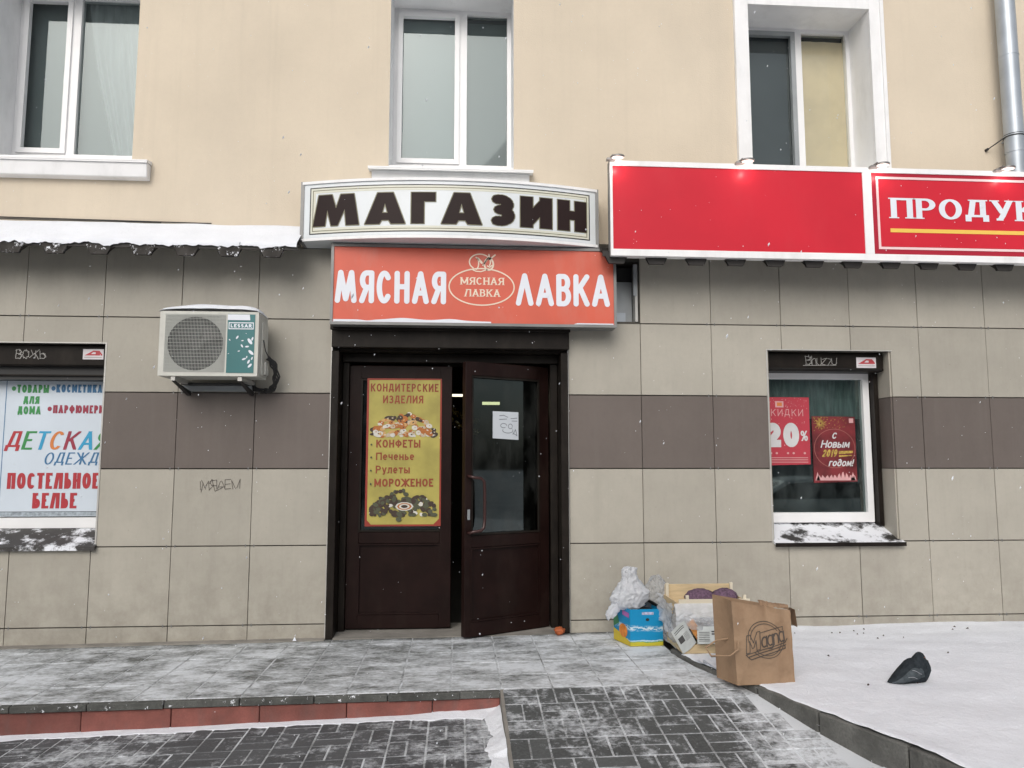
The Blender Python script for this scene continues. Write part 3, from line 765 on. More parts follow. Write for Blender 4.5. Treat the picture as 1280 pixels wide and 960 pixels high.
# ================================================================== BUILDING
bld = thing('shop_building', (1, 0, 0), 'beige rendered building with tiled ground floor, brown tile band and double door', 'building')
XL, XR = -9.0, 12.0
DOOR = (.0, 1.925, -.3, 2.40)
WL = (-3.3, -1.775, .613, 2.205); WR = (3.632, 4.722, .60, 2.21)
HOLE = (2.31, 2.535, 2.428, 2.96)
UW = [(-2.80, -1.66, 3.735, 5.345), (.425, 1.478, 3.735, 5.345), (3.552, 4.665, 3.735, 5.30), (-5.9, -4.8, 3.735, 5.30), (6.7, 7.8, 3.735, 5.30)]
def wall_mesh(m, x0, x1, z0, z1, holes, y0, y1, mat, reveal=None):
    for (a, b, c, d) in rect_minus((x0, x1, z0, z1), holes): m.quad((a, y0, c), (b, y0, c), (b, y0, d), (a, y0, d), mat); m.quad((a, y1, c), (a, y1, d), (b, y1, d), (b, y1, c), mat)
    for (a, b, c, d) in holes:
        rm = reveal or mat
        c2 = max(c, z0); d2 = min(d, z1)
        m.quad((a, y0, c2), (a, y0, d2), (a, y1, d2), (a, y1, c2), rm); m.quad((b, y0, c2), (b, y1, c2), (b, y1, d2), (b, y0, d2), rm)
        if d < z1: m.quad((a, y0, d), (b, y0, d), (b, y1, d), (a, y1, d), rm)
        if c > z0: m.quad((a, y0, c), (a, y1, c), (b, y1, c), (b, y0, c), rm)
    for (p, q, r, s_) in (((x0, y0, z0), (x0, y1, z0), (x0, y1, z1), (x0, y0, z1)), ((x1, y0, z0), (x1, y0, z1), (x1, y1, z1), (x1, y1, z0))): m.quad(p, q, r, s_, mat)
    m.quad((x0, y0, z1), (x1, y0, z1), (x1, y1, z1), (x0, y1, z1), mat)
m = MB(); wall_mesh(m, XL, XR, -.5, 3.02, [(DOOR[0], DOOR[1], -.5, 2.42), WL, WR, (2.31, 2.535, 2.44, 2.96)], .014, .42, JOINT)
clad = m.build('wall', bld, fix=False)
m = MB(); wall_mesh(m, XL, XR, 3.023, 9.0, UW, .0, .42, PLASTER, WHITEP)
m.build('plaster_wall', bld, fix=False)
m = MB()
m.quad((XL, .42, -.3), (XL, 9, -.3), (XL, 9, 9), (XL, .42, 9), PLASTER); m.quad((XR, .42, -.3), (XR, 9, -.3), (XR, 9, 9), (XR, .42, 9), PLASTER)
m.quad((XL, 9, -.3), (XR, 9, -.3), (XR, 9, 9), (XL, 9, 9), PLASTER); m.quad((XL, 0.0, 9.002), (XR, 0, 9.002), (XR, 9, 9.002), (XL, 9, 9.002), JOINT)
m.build('rear_walls', bld, fix=False)
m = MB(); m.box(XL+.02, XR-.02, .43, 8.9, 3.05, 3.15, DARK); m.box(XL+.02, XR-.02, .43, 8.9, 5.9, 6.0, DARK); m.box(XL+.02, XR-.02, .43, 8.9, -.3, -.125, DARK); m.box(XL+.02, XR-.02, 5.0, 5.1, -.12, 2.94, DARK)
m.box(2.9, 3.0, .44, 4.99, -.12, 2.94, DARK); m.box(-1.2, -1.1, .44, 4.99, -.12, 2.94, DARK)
m.build('floor_slabs', bld)

# facade tiles
ROWS = [(-.28, .0), (.0, .608), (.608, 1.212), (1.212, 1.818), (1.818, 2.423), (2.423, 3.018)]
colsL = [(-.605*(k+1), -.605*k) for k in range(9)]
colsR = [(1.935, 2.544)]+[(2.544+.608*k, 2.544+.608*(k+1)) for k in range(9)]
holes = [WL, WR, (HOLE[0], 2.54, HOLE[2], 3.1)]
edgeG = .012
for (x0, x1) in colsL+colsR:
    for r, (z0, z1) in enumerate(ROWS):
        h2 = [(h[0]-(0), h[1], h[2], h[3]) for h in holes]
        gx = .0025; gz = .0045
        rects = rect_minus((x0+gx, x1-gx, z0+gz, z1-gz), h2)
        if x0 == 1.935: rects = [(max(a, 1.925), b, c, d) for a, b, c, d in rects]
        if not rects: continue
        if x0 == 1.935 and r == 5: rects = [(1.925, 2.305, z0+gz, z1)]
        mat = TILE_D if r == 3 else TILE
        m = MB()
        for (a, b, c, d) in rects: m.box(a, b, 0, .0135, c, d, mat)
        jy = random.uniform(-.0018, .0012)
        m.v = [(p[0], p[1]+jy, p[2]) for p in m.v]
        cx, cz = (x0+x1)/2, (z0+z1)/2
        m.build('tile', clad, origin=(cx, 0, cz), bevel=.0012 if len(rects) == 1 else 0)
# metal clips where the tiles meet
m = MB()
for (x0, x1) in colsL+colsR[1:]:
    for (z0, z1) in ROWS[1:]:
        for dx in (-.035, .03):
            cx, cz = x1+dx if x1 > 1.9 else x0+dx, z0
            if any(h[0]-.02 < cx < h[1]+.02 and h[2]-.01 < cz < h[3]+.01 for h in holes) or 0 < cx < 1.93: continue
            m.box(cx-.004, cx+.004, -.0025, .002, cz-.012, cz+.012, FRAMEG)
m.build('tile_clips', clad, kind='stuff')
# corner strips beside the openings
for a in ((-.012, .0, -.003, .05, -.13, 2.40), (1.925, 1.935, -.003, .05, -.13, 2.40), (-1.787, -1.775, -.004, .03, .613, 2.205), (-3.3, -1.775, -.004, .03, 2.205, 2.215),
          (3.622, 3.632, -.004, .03, .60, 2.21), (3.622, 4.73, -.004, .03, 2.21, 2.219)):
    m = MB(); m.box(*a, TRIM); m.build('corner_strip', bld)
# reveal tiles of the right shop window (right jamb), same bands
for r, (z0, z1) in enumerate(ROWS):
    c, d = max(z0+.003, .60), min(z1-.003, 2.21)
    if d-c < .01: continue
    m = MB(); m.box(4.708, 4.7215, .0145, .30, c, d, TILE_D if r == 3 else TILE); m.build('tile', clad, origin=(4.715, .15, (c+d)/2))
m = MB(); m.box(3.6325, 3.645, .0145, .30, .60, 2.21, TILE); m.build('tile', clad, origin=(3.64, .15, 1.4))

# service gap beside the orange sign
gap = MB()
gap.box(2.311, 2.36, .06, .10, 2.44, 2.96, GREYAL); gap.box(2.36, 2.50, .10, .11, 2.44, 2.80, GREYAL); gap.box(2.36, 2.44, .085, .095, 2.44, 2.53, STEEL)
gap.box(2.505, 2.527, .0, .10, 2.44, 2.93, TRIM); gap.box(2.490, 2.520, -.01, .012, 2.66, 2.93, GREYAL); gap.box(2.31, 2.535, .12, .13, 2.44, 2.93, BLACK)
gap.build('gap_profiles', bld)

# ---------------------------------------------------------------- upper windows
GLU = mk_glass('upper_glass', (.95, .975, .97), .035, gcol=(.86, .95, .95))
def frame_box(m, x0, x1, z0, z1, y0, y1, w, mat, wt=None, wb=None):
    wt = wt or w; wb = wb or w
    m.box(x0, x0+w, y0, y1, z0, z1, mat); m.box(x1-w, x1, y0, y1, z0, z1, mat)
    m.box(x0+w, x1-w, y0, y1, z1-wt, z1, mat); m.box(x0+w, x1-w, y0, y1, z0, z0+wb, mat)
def upper_window(op, split, sash_left=True, kind=0):
    x0, x1, z0, z1 = op
    m = MB(); y0, y1 = .33, .40; zb = z0+.125
    frame_box(m, x0-.0, x1+.0, zb, z1, y0, y1, .035, PVC)
    m.box(split-.035, split+.035, y0, y1, zb+.035, z1-.035, PVC)
    frm = m.build('window', bld)
    s = MB()
    sa, sb_ = (x0+.037, split-.033) if sash_left else (split+.033, x1-.037)
    frame_box(s, sa, sb_, zb+.037, z1-.037, .312, .36, .042, PVC if kind != 2 else GREYAL); s.build('sash', frm)
    for (a, b) in ((x0+.035, split-.035), (split+.035, x1-.035)):
        g = MB(); g.quad((a, .365, zb+.03), (b, .365, zb+.03), (b, .365, z1-.03), (a, .365, z1-.03), GLU); g.build('pane', frm)
    s = MB()
    s.hexa([(x0-.16, -.10, z0-.050), (x1+.16, -.10, z0-.050), (x1+.16, -.001, z0-.050), (x0-.16, -.001, z0-.050)],
           [(x0-.16, -.10, z0-.038), (x1+.16, -.10, z0-.038), (x1+.16, -.001, z0-.018), (x0-.16, -.001, z0-.018)], PVC)
    s.hexa([(x0+.002, .001, z0+.0), (x1-.002, .001, z0+.0), (x1-.002, .33, z0), (x0+.002, .33, z0)],
           [(x0+.002, .001, z0+.010), (x1-.002, .001, z0+.010), (x1-.002, .33, z0+.122), (x0+.002, .33, z0+.122)], PVC)
    s.box(x0-.158, x1+.158, -.098, -.095, z0-.062, z0-.051, PVC)
    s.build('sill', frm)
    return frm
w1 = upper_window(UW[0], -2.325, True)
w2 = upper_window(UW[1], 1.045, True)
w3 = upper_window(UW[2], 4.165, True, 2)
w4 = upper_window(UW[3], -5.3, True); w5 = upper_window(UW[4], 7.3, True)
# thick moulding under the left sill
m = MB()
m.hexa([(-2.90, -.070, 3.56), (-1.505, -.070, 3.56), (-1.505, -.001, 3.55), (-2.90, -.001, 3.55)], [(-2.90, -.088, 3.683), (-1.505, -.088, 3.683), (-1.505, -.001, 3.683), (-2.90, -.001, 3.683)], WHITEP)
m.build('sill_moulding', w1, bevel=.006)
m = MB(); m.hexa([(.29, -.03, 3.61), (1.61, -.03, 3.61), (1.61, -.001, 3.60), (.29, -.001, 3.60)], [(.29, -.04, 3.683), (1.61, -.04, 3.683), (1.61, -.001, 3.683), (.29, -.001, 3.683)], WHITEP)
m.build('sill_moulding', w2, bevel=.004)
# raised white surround of the right window and of the left one
def surround(op, wn, w=.125, left=True, right=True):
    m = MB(); x0, x1, z0, z1 = op
    if left: m.box(x0-w, x0, -.03, -.001, 3.72, z1+.12, WHITEP); m.box(x0-w-.0, x0-w+.03, -.045, -.031, 3.72, z1+.12, WHITEP)
    if right: m.box(x1, x1+w, -.03, -.001, 3.72, z1+.12, WHITEP); m.box(x1+w-.03, x1+w, -.045, -.031, 3.72, z1+.12, WHITEP)
    m.box(x0+.001, x1-.001, -.03, -.001, z1, z1+.12, WHITEP)
    m.build('surround', wn)
surround(UW[2], w3); surround(UW[0], w1, .13, True, False)
def tagged(mb, name, label, cat, origin, **kw): return mb.build(name, None, origin=origin, label=label, cat=cat, **kw)
m = MB(); m.box(.44, 1.47, .402, .407, 3.80, 5.27, PANE_REFL); m.box(.44, 1.47, .402, .45, 5.271, 5.345, ACBLK)  # grey sheet paints the sky reflection; black top strip paints the frame's shadow
tagged(m, 'reflection_sheet', 'grey sheet painting the sky reflection in the middle upper window, with a black strip for the frame shadow', 'blind', (.95, .405, 3.86))
def curtain(x0, x1, z0, z1, y, mat, edge=None, name='curtain', folds=14, amp=.012):
    m = MB()
    def f(a, b):
        z = z0+(z1-z0)*b
        xa = x0 if edge is None else edge(b)
        x = xa+(x1-xa)*a
        return (x, y+amp*sin(a*folds*2*pi+3*noise.noise(Vector((a*3, b*2, 0)))), z)
    m.grid(f, folds*8, 12, mat)
    return m
m = curtain(-2.24, -1.62, 3.84, 5.34, .415, CURT, lambda b: -2.27+.30*(1-b)**1.3, folds=7)
tagged(m, 'curtain', 'pale net curtain drawn to the right in the left upper window', 'curtain', (-1.9, .46, 3.86))
m = MB(); m.box(-3.0, -1.62, .445, .450, 3.80, 5.45, PANE_REFL)  # grey sheet puts this window's sky reflection into colour
tagged(m, 'reflection_sheet_left', 'grey sheet painting the sky reflection behind the curtain in the left upper window', 'blind', (-2.2, .55, 3.86))
m = curtain(4.16, 4.70, 3.80, 5.22, .392, YELLOWBL, None, folds=3, amp=.003)
tagged(m, 'blind', 'beige paper blind in the right half of the right upper window', 'blind', (4.42, .43, 3.87))
m = MB(); m.box(3.50, 4.15, .42, .425, 3.80, 5.4, mk('dark_net', (.055, .068, .072), .9))
tagged(m, 'insect_screen', 'dark screen in the left half of the right upper window', 'screen', (3.86, .48, 3.87))

# ---------------------------------------------------------------- ground floor windows
GLD = mk_glass('shop_glass', (.58, .72, .70), .15, .20, (.20, .24, .24))
# right shop window
m = MB(); frame_box(m, 3.646, 4.655, .745, 2.045, .26, .33, .055, PVC, .05, .085)
wr = m.build('shop_window', bld)
m = MB(); m.quad((3.70, .30, .83), (4.60, .30, .83), (4.60, .30, 2.0), (3.70, .30, 2.0), GLD); m.build('pane', wr)
m = MB(); m.box(4.662, 4.700, .19, .33, .72, 2.04, BROWNM); m.build('shutter_rail', wr)
m = MB(); m.box(3.6465, 4.700, .08, .30, 2.045, 2.205, BROWNM); m.box(3.6465, 4.69, .075, .0795, 2.055, 2.062, BLACK); m.build('shutter_box', wr, bevel=.012)
m = MB(); m.hexa([(3.634, -.04, .585), (4.745, -.04, .585), (4.70, .30, .66), (3.634, .30, .66)], [(3.634, -.04, .602), (4.745, -.04, .602), (4.70, .30, .742), (3.634, .30, .742)], SILLS)
m.build('sill', wr)
m = MB(); m.box(3.632, 4.747, -.048, -.041, .572, .604, BROWNM); m.build('sill_lip', wr)
# left shop window
m = MB(); frame_box(m, -3.29, -1.79, .735, 2.04, .24, .33, .06, PVC, .05, .085); m.box(-2.70, -2.64, .24, .33, .82, 1.99, PVC)
wl = m.build('shop_window', bld)
m = MB(); m.quad((-3.25, .30, .8), (-1.85, .30, .8), (-1.85, .30, 2.0), (-3.25, .30, 2.0), GLD); m.build('pane', wl)
m = MB(); m.box(-3.30, -1.776, .06, .28, 2.03, 2.204, BROWNM); m.build('shutter_box', wl, bevel=.012)
m = MB(); m.box(-3.30, -1.776, .12, .235, 1.925, 2.03, BLACK); m.box(-3.30, -1.776, .10, .119, 1.955, 1.965, BROWNM); m.build('shutter_slat', wl)
m = MB(); m.box(-1.82, -1.778, .17, .235, .74, 1.92, BROWNM); m.build('shutter_rail', wl)
m = MB(); m.hexa([(-3.30, -.04, .585), (-1.770, -.04, .585), (-1.80, .23, .65), (-3.30, .23, .65)], [(-3.30, -.04, .614), (-1.770, -.04, .614), (-1.80, .23, .733), (-3.30, .23, .733)], SILLM)
m.build('sill', wl)

# stickers and scratched tags on the shutter boxes
STK = mk('sticker', (.66, .62, .64), .4); STKR = mk('sticker_red', (.45, .05, .06), .4); SCR = mk('scratch', (.35, .34, .32), .8)
def sticker(x, z, y, w, lab):
    h = w*.52; m = MB(); m.box(x, x+w, y-.002, y, z, z+h, STK)
    f = lambda a, b: (x+a*w, y-.003, z+b*h)
    m.add([f(a, b) for a, b in [(.08, .38), (.3, .62), (.5, .86), (.8, .84), (.94, .5), (.94, .38)]], [tuple(range(6))], STKR)
    m.add([(x+a*w, y-.0035, z+b*h) for a, b in [(.4, .52), (.5, .70), (.62, .70), (.62, .52)]], [(0, 1, 2, 3)], STK)
    stroke(m, [(.1, .2), (.9, .2)], .035, SCR, f)
    tagged(m, 'sticker', lab, 'sticker', (x, y, z))
sticker(4.455, 2.075, .079, .175, 'white sticker with a red car mark on the shutter box of the right shop window')
sticker(-1.985, 2.085, .058, .16, 'white sticker with a red car mark on the shutter box of the left shop window')
def graffiti(pts_list, x, y, z, s, r, mat, lab):
    m = MB(); f = lambda a, b: (x+a*s, y, z+b*s)
    for P in pts_list: stroke(m, P, r/s, mat, f, m=6)
    tagged(m, 'graffiti', lab, 'graffiti', (x, y, z))
def word(s_, gap=.10):
    out = []; x = 0
    for c in s_:
        w, st = G[c]
        for P in st: out.append([(x+(p[0]+random.uniform(-.13, .13))*w, p[1]+random.uniform(-.12, .12)) for p in P])
        x += w+gap
    return out
graffiti(word('Bhuzzu')+[[(-.3, -.12), (3.6, -.05)]], 4.00, .0735, 2.10, .075, .0022, SCR, 'pale scratched tag on the right shutter box')
graffiti(word('ВОХЬ'.replace('Х', 'Ж')), -2.50, .0575, 2.09, .065, .0022, SCR, 'pale scratched tag on the left shutter box')
graffiti(word('МЯАЕМ')+[[(.1, -.3), (.3, .7)], [(1.2, 1.1), (1.6, -.2), (2.4, .2)]], -1.005, -.0035, 1.050, .072, .0019, mk('tag_ink', (.10, .085, .075), .7), 'thin dark felt-pen tag on the tile below the brown band')

# ---------------------------------------------------------------- entrance
jm = MB()
jm.box(.0, .06, -.035, .42, zl(0)+.002, 2.165, BROWNM); jm.box(1.865, 1.925, -.035, .42, zl(2)+.002, 2.165, BROWNM)
jm.box(.06, 1.865, .14, .42, 2.095, 2.165, BROWNM)
jm.box(.062, .115, .17, .27, zl(0)+.002, 2.094, BROWNM); jm.box(1.80, 1.863, .17, .27, zl(2)+.002, 2.094, BROWNM)
jm.box(.0, 1.925, .015, .42, 2.166, 2.40, BROWNM)
dframe = jm.build('door_frame', bld, bevel=.004)
m = MB(); m.box(.002, 1.932, -.075, .014, 2.185, 2.40, BROWNM); m.box(-.01, 1.94, -.09, -.0755, 2.325, 2.40, BROWNM); m.build('shutter_box', dframe, bevel=.006)
m = MB(); m.hexa([(.06, .0, -.3), (1.865, .0, -.3), (1.865, .43, -.3), (.06, .43, -.3)], [(.06, -.05, zl(1)+.004), (1.865, -.05, zl(1)+.009), (1.865, .43, zl(1)+.015), (.06, .43, zl(1)+.012)], CONC); m.build('threshold', dframe)

GLDOOR = mk_glass('door_glass', (.28, .33, .32), .03, .38, (.075, .08, .075))
def door_leaf(name, w, xf, handle_side, label):
    """leaf in local coordinates: hinge at x=0, closing edge at x=w, z from 0 to 2.1"""
    H = 2.155; t = .055
    def bx(m, x0, x1, y0, y1, z0, z1, mat): 
        k = len(m.v); m.box(x0, x1, y0, y1, z0, z1, mat); m.v[k:] = [xf(p) for p in m.v[k:]]
    m = MB()
    st = .095; so_ = st if w > .82 else .055
    bx(m, 0, st, 0, t, 0, H, DOORM); bx(m, w-so_, w, 0, t, 0, H, DOORM)
    bx(m, st, w-so_, 0, t, H-.11, H, DOORM); bx(m, st, w-so_, 0, t, .68, .775, DOORM); bx(m, st, w-so_, 0, t, 0, .11, DOORM)
    leaf = m.build(name, dframe, label=label, bevel=.004)
    m = MB(); bx(m, st+.001, w-so_-.001, .018, .038, .111, .679, DOORM); m.build('panel', leaf)
    m = MB()
    for a in ((st, st+.014, .776, H-.111), (w-so_-.014, w-so_, .776, H-.111)): bx(m, a[0], a[1], -.004, .012, a[2], a[3], BROWNM)
    bx(m, st+.014, w-so_-.014, -.004, .012, .776, .79, BROWNM); bx(m, st+.014, w-so_-.014, -.004, .012, H-.125, H-.111, BROWNM)
    for a in ((st, st+.012, .111, .679), (w-so_-.012, w-so_, .111, .679)): bx(m, a[0], a[1], -.003, .017, a[2], a[3], DOORM)
    bx(m, st+.012, w-so_-.012, -.003, .017, .111, .123, DOORM); bx(m, st+.012, w-so_-.012, -.003, .017, .667, .679, DOORM)
    m.build('glazing_bead', leaf)
    m = MB(); P = [xf(p) for p in [(st, .03, .775), (w-so_, .03, .775), (w-so_, .03, H-.11), (st, .03, H-.11)]]; m.quad(*P, GLDOOR); m.build('pane', leaf)
    for hz in (.30, 1.05, 1.55, 1.85):
        m = MB(); P = [xf(p) for p in ((-.012, -.012, hz-.05), (-.012, -.012, hz+.05))]; m.tube(P, .012, BROWNM, 8); m.build('hinge', leaf)
    return leaf, bx
zf = zl(1)+.022
HANDM = mk('handle_brown', (.05, .022, .02), .25, .1, metal=.2)
# closed left leaf
xfL = lambda p: (.117+p[0], .20+p[1], zf+p[2])
leafL, bx = door_leaf('door', .855, xfL, 1, 'closed left door leaf with a yellow poster')
# right leaf, hinged at the right jamb and standing ajar
ang = radians(180+28.5)
hx, hy = 1.793, .215
def xfR(p):
    x, y = p[0], p[1]
    # local x runs from the hinge outwards, local -y is the face towards the street
    return (hx+x*cos(ang)-(-y)*sin(ang)*1.0, hy+x*sin(ang)+(-y)*cos(ang), zf+p[2]-.004)
leafR, bxr = door_leaf('door', .808, xfR, 1, 'right door leaf standing ajar with a bow handle')
m = MB()
H0 = [(.780, -.004, .80), (.780, -.035, .80), (.770, -.062, .81), (.70, -.062, .815), (.672, -.062, .84), (.665, -.062, .90), (.665, -.062, 1.12), (.672, -.062, 1.20), (.70, -.062, 1.225), (.770, -.062, 1.232), (.780, -.035, 1.24), (.780, -.004, 1.24)]
m.tube([xfR(p) for p in H0], .013, HANDM, 10); m.build('handle', leafR)
m = MB(); bxr(m, .768, .788, -.008, .0, .90, .98, GREYAL); m.build('lock_plate', leafR)
PAPER = mk('paper', (.62, .66, .70), .7, .04); INKG = mk('ink_grey', (.22, .24, .27), .7)
def on_leaf(a, b, lift=-.0065): return xfR((.71-a, lift+.03-.004, b))
m = MB()
P = [(.165, 1.545), (.415, 1.535), (.415, 1.765), (.165, 1.765)]
m.add([on_leaf(*p) for p in P], [(0, 1, 2, 3)], PAPER)
for S_ in ([(.23, 1.73), (.27, 1.735), (.31, 1.72)], [(.23, 1.70), (.30, 1.705)], [(.34, 1.71), (.40, 1.715)], [(.35, 1.69), (.40, 1.69)],
           A(.27, 1.65, .03, .018, 0, 300), A(.31, 1.61, .05, .02, 160, 380), A(.335, 1.645, .02, .02, 0, 330), [(.36, 1.58), (.385, 1.62), (.40, 1.57), (.36, 1.59)]):
    stroke(m, S_, .003, INKG, lambda a, b: on_leaf(a, b, -.0075))
tagged(m, 'paper_notice', 'small white paper notice taped to the glass of the open door leaf', 'notice', Vector(on_leaf(.28, 1.55)), fix=False)

# confectionery poster on the closed leaf
PY = mk('poster_yellow', (.42, .36, .085), .5, .18, 3.5); PR = mk('poster_red', (.30, .035, .02), .5, .1); PT = mk('poster_brownred', (.28, .055, .02), .5, .1)
m = MB(); x0, x1, z0, z1 = .262, .885, .738, 1.965; yp = .195
m.quad((x0, yp, z0), (x1, yp, z0), (x1, yp, z1), (x0, yp, z1), PR)
m.add([(a, yp-.001, b) for a, b in [(x0+.018, z0+.05), (x0+.05, z0+.015), (x1-.06, z0+.015), (x1-.014, z0+.06), (x1-.014, z1-.012), (x0+.018, z1-.016)]], [tuple(range(6))], PY)
cols = [mk('biscuit_a', (.42, .14, .03), .6), mk('biscuit_b', (.50, .42, .30), .6), mk('choc', (.05, .03, .02), .6), mk('biscuit_c', (.55, .33, .13), .6), mk('cream', (.62, .60, .54), .6)]
rr = random.Random(3); kk = 0
def blob(cx, cz, rx, rz, mat, rot=0.):
    global kk
    kk += 1; y = yp-.0012-.00002*kk
    m.add([(cx+rx*cos(t)*cos(rot)-rz*sin(t)*sin(rot), y, cz+rx*cos(t)*sin(rot)+rz*sin(t)*cos(rot)) for t in [2*pi*i/10 for i in range(10)]], [tuple(range(10))], mat)
for i in range(130):
    a = rr.uniform(-1, 1); b = rr.uniform(0, 1)*(1-a*a*.75)
    px, pz = .575+a*.255, 1.485+b*.19
    dark = (b > .62 and rr.random() < .6) or abs(a) > .93
    blob(px, pz, rr.uniform(.014, .036), rr.uniform(.010, .022), cols[2] if dark else rr.choice(cols[:1]+cols[1:2]+cols[3:]+cols[:1]), rr.uniform(-.6, .6))
    blob(px+.004, pz+.003, rr.uniform(.004, .010), .005, rr.choice(cols), rr.uniform(-.6, .6))
GRN = mk('choc_green', (.075, .08, .045), .6)
for i in range(150):
    a = rr.uniform(-1, 1); b = rr.uniform(0, 1)*(1-a*a*.7)
    blob(.58+a*.27, .83+b*.20, rr.uniform(.014, .03), rr.uniform(.012, .02), rr.choice([cols[2], GRN, cols[2], GRN, cols[4]] if rr.random() < .5 else [cols[2], GRN]), rr.uniform(-.8, .8))
blob(.585, .90, .075, .036, cols[4]); blob(.585, .90, .060, .028, cols[0]); blob(.585, .90, .045, .021, cols[4]); blob(.585, .90, .028, .013, cols[2]); blob(.54, .795, .024, .020, GRN)
def T(s_, x, z, w, h, mat, **k): text(m, s_, mat, (x, yp-.004, z), w, h, **k)
T('КОНДИТЕРСКИЕ', .292, 1.853, .565, .068, PT, t=.17, gap=.15); T('ИЗДЕЛИЯ', .395, 1.755, .335, .066, PT, t=.17, gap=.15)
T('КОНФЕТЫ', .345, 1.385, .365, .066, PT, t=.19, gap=.14); T('Печенье', .345, 1.282, .315, .062, PT, t=.17, gap=.15)
T('Рулеты', .345, 1.172, .280, .064, PT, t=.17, gap=.15); T('МОРОЖЕНОЕ', .335, 1.062, .485, .066, PT, t=.20, gap=.14)
for z in (1.41, 1.305, 1.195, 1.085): blob(.306, z, .008, .008, GRN)
tagged(m, 'poster', 'yellow confectionery poster with biscuits and chocolates on the closed door leaf', 'poster', (.57, yp, z0), fix=False)

# shop interior glimpsed through the gap
TUBE = mk('lit_tube', (.9, .88, .8), .5, emit=(1, .93, .72), es=1.6)
TUBE_REFL = mk('tube_reflection', (.9, .88, .7), .5, emit=(.95, .9, .5), es=2.5)  # emission used for a painted reflection in the door glass
m = MB(); m.box(.80, 1.085, 3.0, 3.06, 2.062, 2.086, TUBE); tagged(m, 'tube_or_reflection', 'lit white strip lamp seen through the gap between the doors', 'lamp', (1.0, 3.0, 2.05))
m = MB(); m.box(1.30, 1.50, 2.5, 2.56, 1.925, 1.955, TUBE_REFL); tagged(m, 'tube_or_reflection', 'dim yellowish glowing strip imitating a lamp reflection in the glass of the open door leaf', 'lamp', (1.4, 2.5, 1.93))  # glowing strip imitates a lamp mirrored in the door glass
TINS = mk('tinsel_gold', (.45, .36, .10), .4, .3, 30, metal=.2)
for q, (xa, za, xb, zb) in enumerate(((.85, 1.96, 1.25, 1.72), (.85, 1.83, 1.25, 1.60))):
    m = MB()
    for i in range(40):
        t = i/40; x = xa+(xb-xa)*t; z = za+(zb-za)*t-.05*sin(pi*t)
        for k in range(5):
            a = rr.uniform(0, 2*pi); m.add([(x, 2.4, z), (x+.035*cos(a), 2.4+rr.uniform(-.03, .03), z+.035*sin(a)), (x+.035*cos(a+.25), 2.4, z+.035*sin(a+.25))], [(0, 1, 2)], TINS)
    tagged(m, 'tinsel', ('upper' if q == 0 else 'lower')+' strand of gold tinsel hanging inside the shop behind the door gap', 'tinsel', (xa, 2.4, za), fix=False)
ld = bpy.data.lights.new('shop_lamp_light', 'AREA'); lo = bpy.data.objects.new('shop_lamp_light', ld); COL.objects.link(lo)
ld.energy = 1.2; ld.size = .5; ld.size_y = .05; ld.shape = 'RECTANGLE'; ld.color = (1, .95, .8); lo.location = (1.05, 3.04, 2.04)

# ---------------------------------------------------------------- corrugated canopy
def canopy(x0, x1, first, step, lab, org):
    t = thing('canopy', org, lab, 'canopy')
    def prof(x):
        k = (x-first)/step; d = abs(k-round(k))*step
        if d < .068: return -.068
        if d < .098: return -.068*(1-(d-.068)/.03)
        return 0.
    xs = [x0]
    k0 = math.floor((x0-first)/step)-1
    for k in range(k0, k0+60):
        for d in (-.098, -.068, .068, .098):
            x = first+k*step+d
            if x0 < x < x1: xs.append(x)
    xs.append(x1); xs = sorted(set(round(x, 4) for x in xs))
    m = MB(); vs = []
    for (y, z, th) in ((-.35, 2.922, 0), (0, 3.17, 0)):
        for x in xs: vs.append((x, y, z+prof(x)))
    n = len(xs)
    m.add(vs, [(i, i+1, n+i+1, n+i) for i in range(n-1)], CORR)
    m.add([(a, b+.001, c-.006) for a, b, c in vs], [(i, i+1, n+i+1, n+i) for i in range(n-1)], CORR)
    m.build('roof_sheet', t, fix=False)
    k = math.ceil((x0-first-.05)/step)
    while first+k*step < x1-.05:
        c = first+k*step; f = MB()
        f.prism([(c-.098, 2.921), (c-.060, 2.843), (c+.060, 2.843), (c+.098, 2.921)], -.356, -.33, CORRS if x1 < 1 else CORR)
        f.build('rib_end', t); k += 1
    m = MB()
    for i in range(n-1): pass
    m.box(x0, x1, -.352, -.340, 2.900, 2.945, CORR); m.build('eaves_strip', t)
    m = MB(); m.box(x0, x1, -.30, -.26, 2.955, 2.985, BROWNM)
    m.build('support_rail', t)
    return t
c1 = canopy(-4.6, -.225, -.425, .323, 'snow-covered corrugated canopy left of the shop name board', (-2.2, 0, 2.9))
c2 = canopy(2.165, 9.5, 2.60, .3255, 'dark corrugated canopy showing its ribs under the long red sign', (5.5, 0, 2.9))
def snow_roof(x0, x1, par):
    m = MB()
    def f(a, b):
        x = x0+(x1-x0)*a
        edge = .030*noise.noise(Vector((x*7, 0, 0)))+.02*noise.noise(Vector((x*23, 1, 0)))
        k = (x+.425)/.323; d = abs(k-round(k))*.323
        drip = .030 if d < .09 else 0
        th = .040+.012*noise.noise(Vector((x*3, b*2, 0)))
        if b < .8:
            t = b/.8; y = 0.0-.355*t; z = 3.168-.248*t+th*(1 if t > 0 else .6)
        else:
            t = (b-.8)/.2; y = -.355-.012*math.sin(t*pi/2)-.0; z = 2.92+th-(th-.004+drip*.25+edge*.8)*t
        return (x, y, z)
    m.grid(f, 300, 24, SNOWC); m.build('snow_cover', par, kind='stuff')
snow_roof(-4.6, -.235, c1)
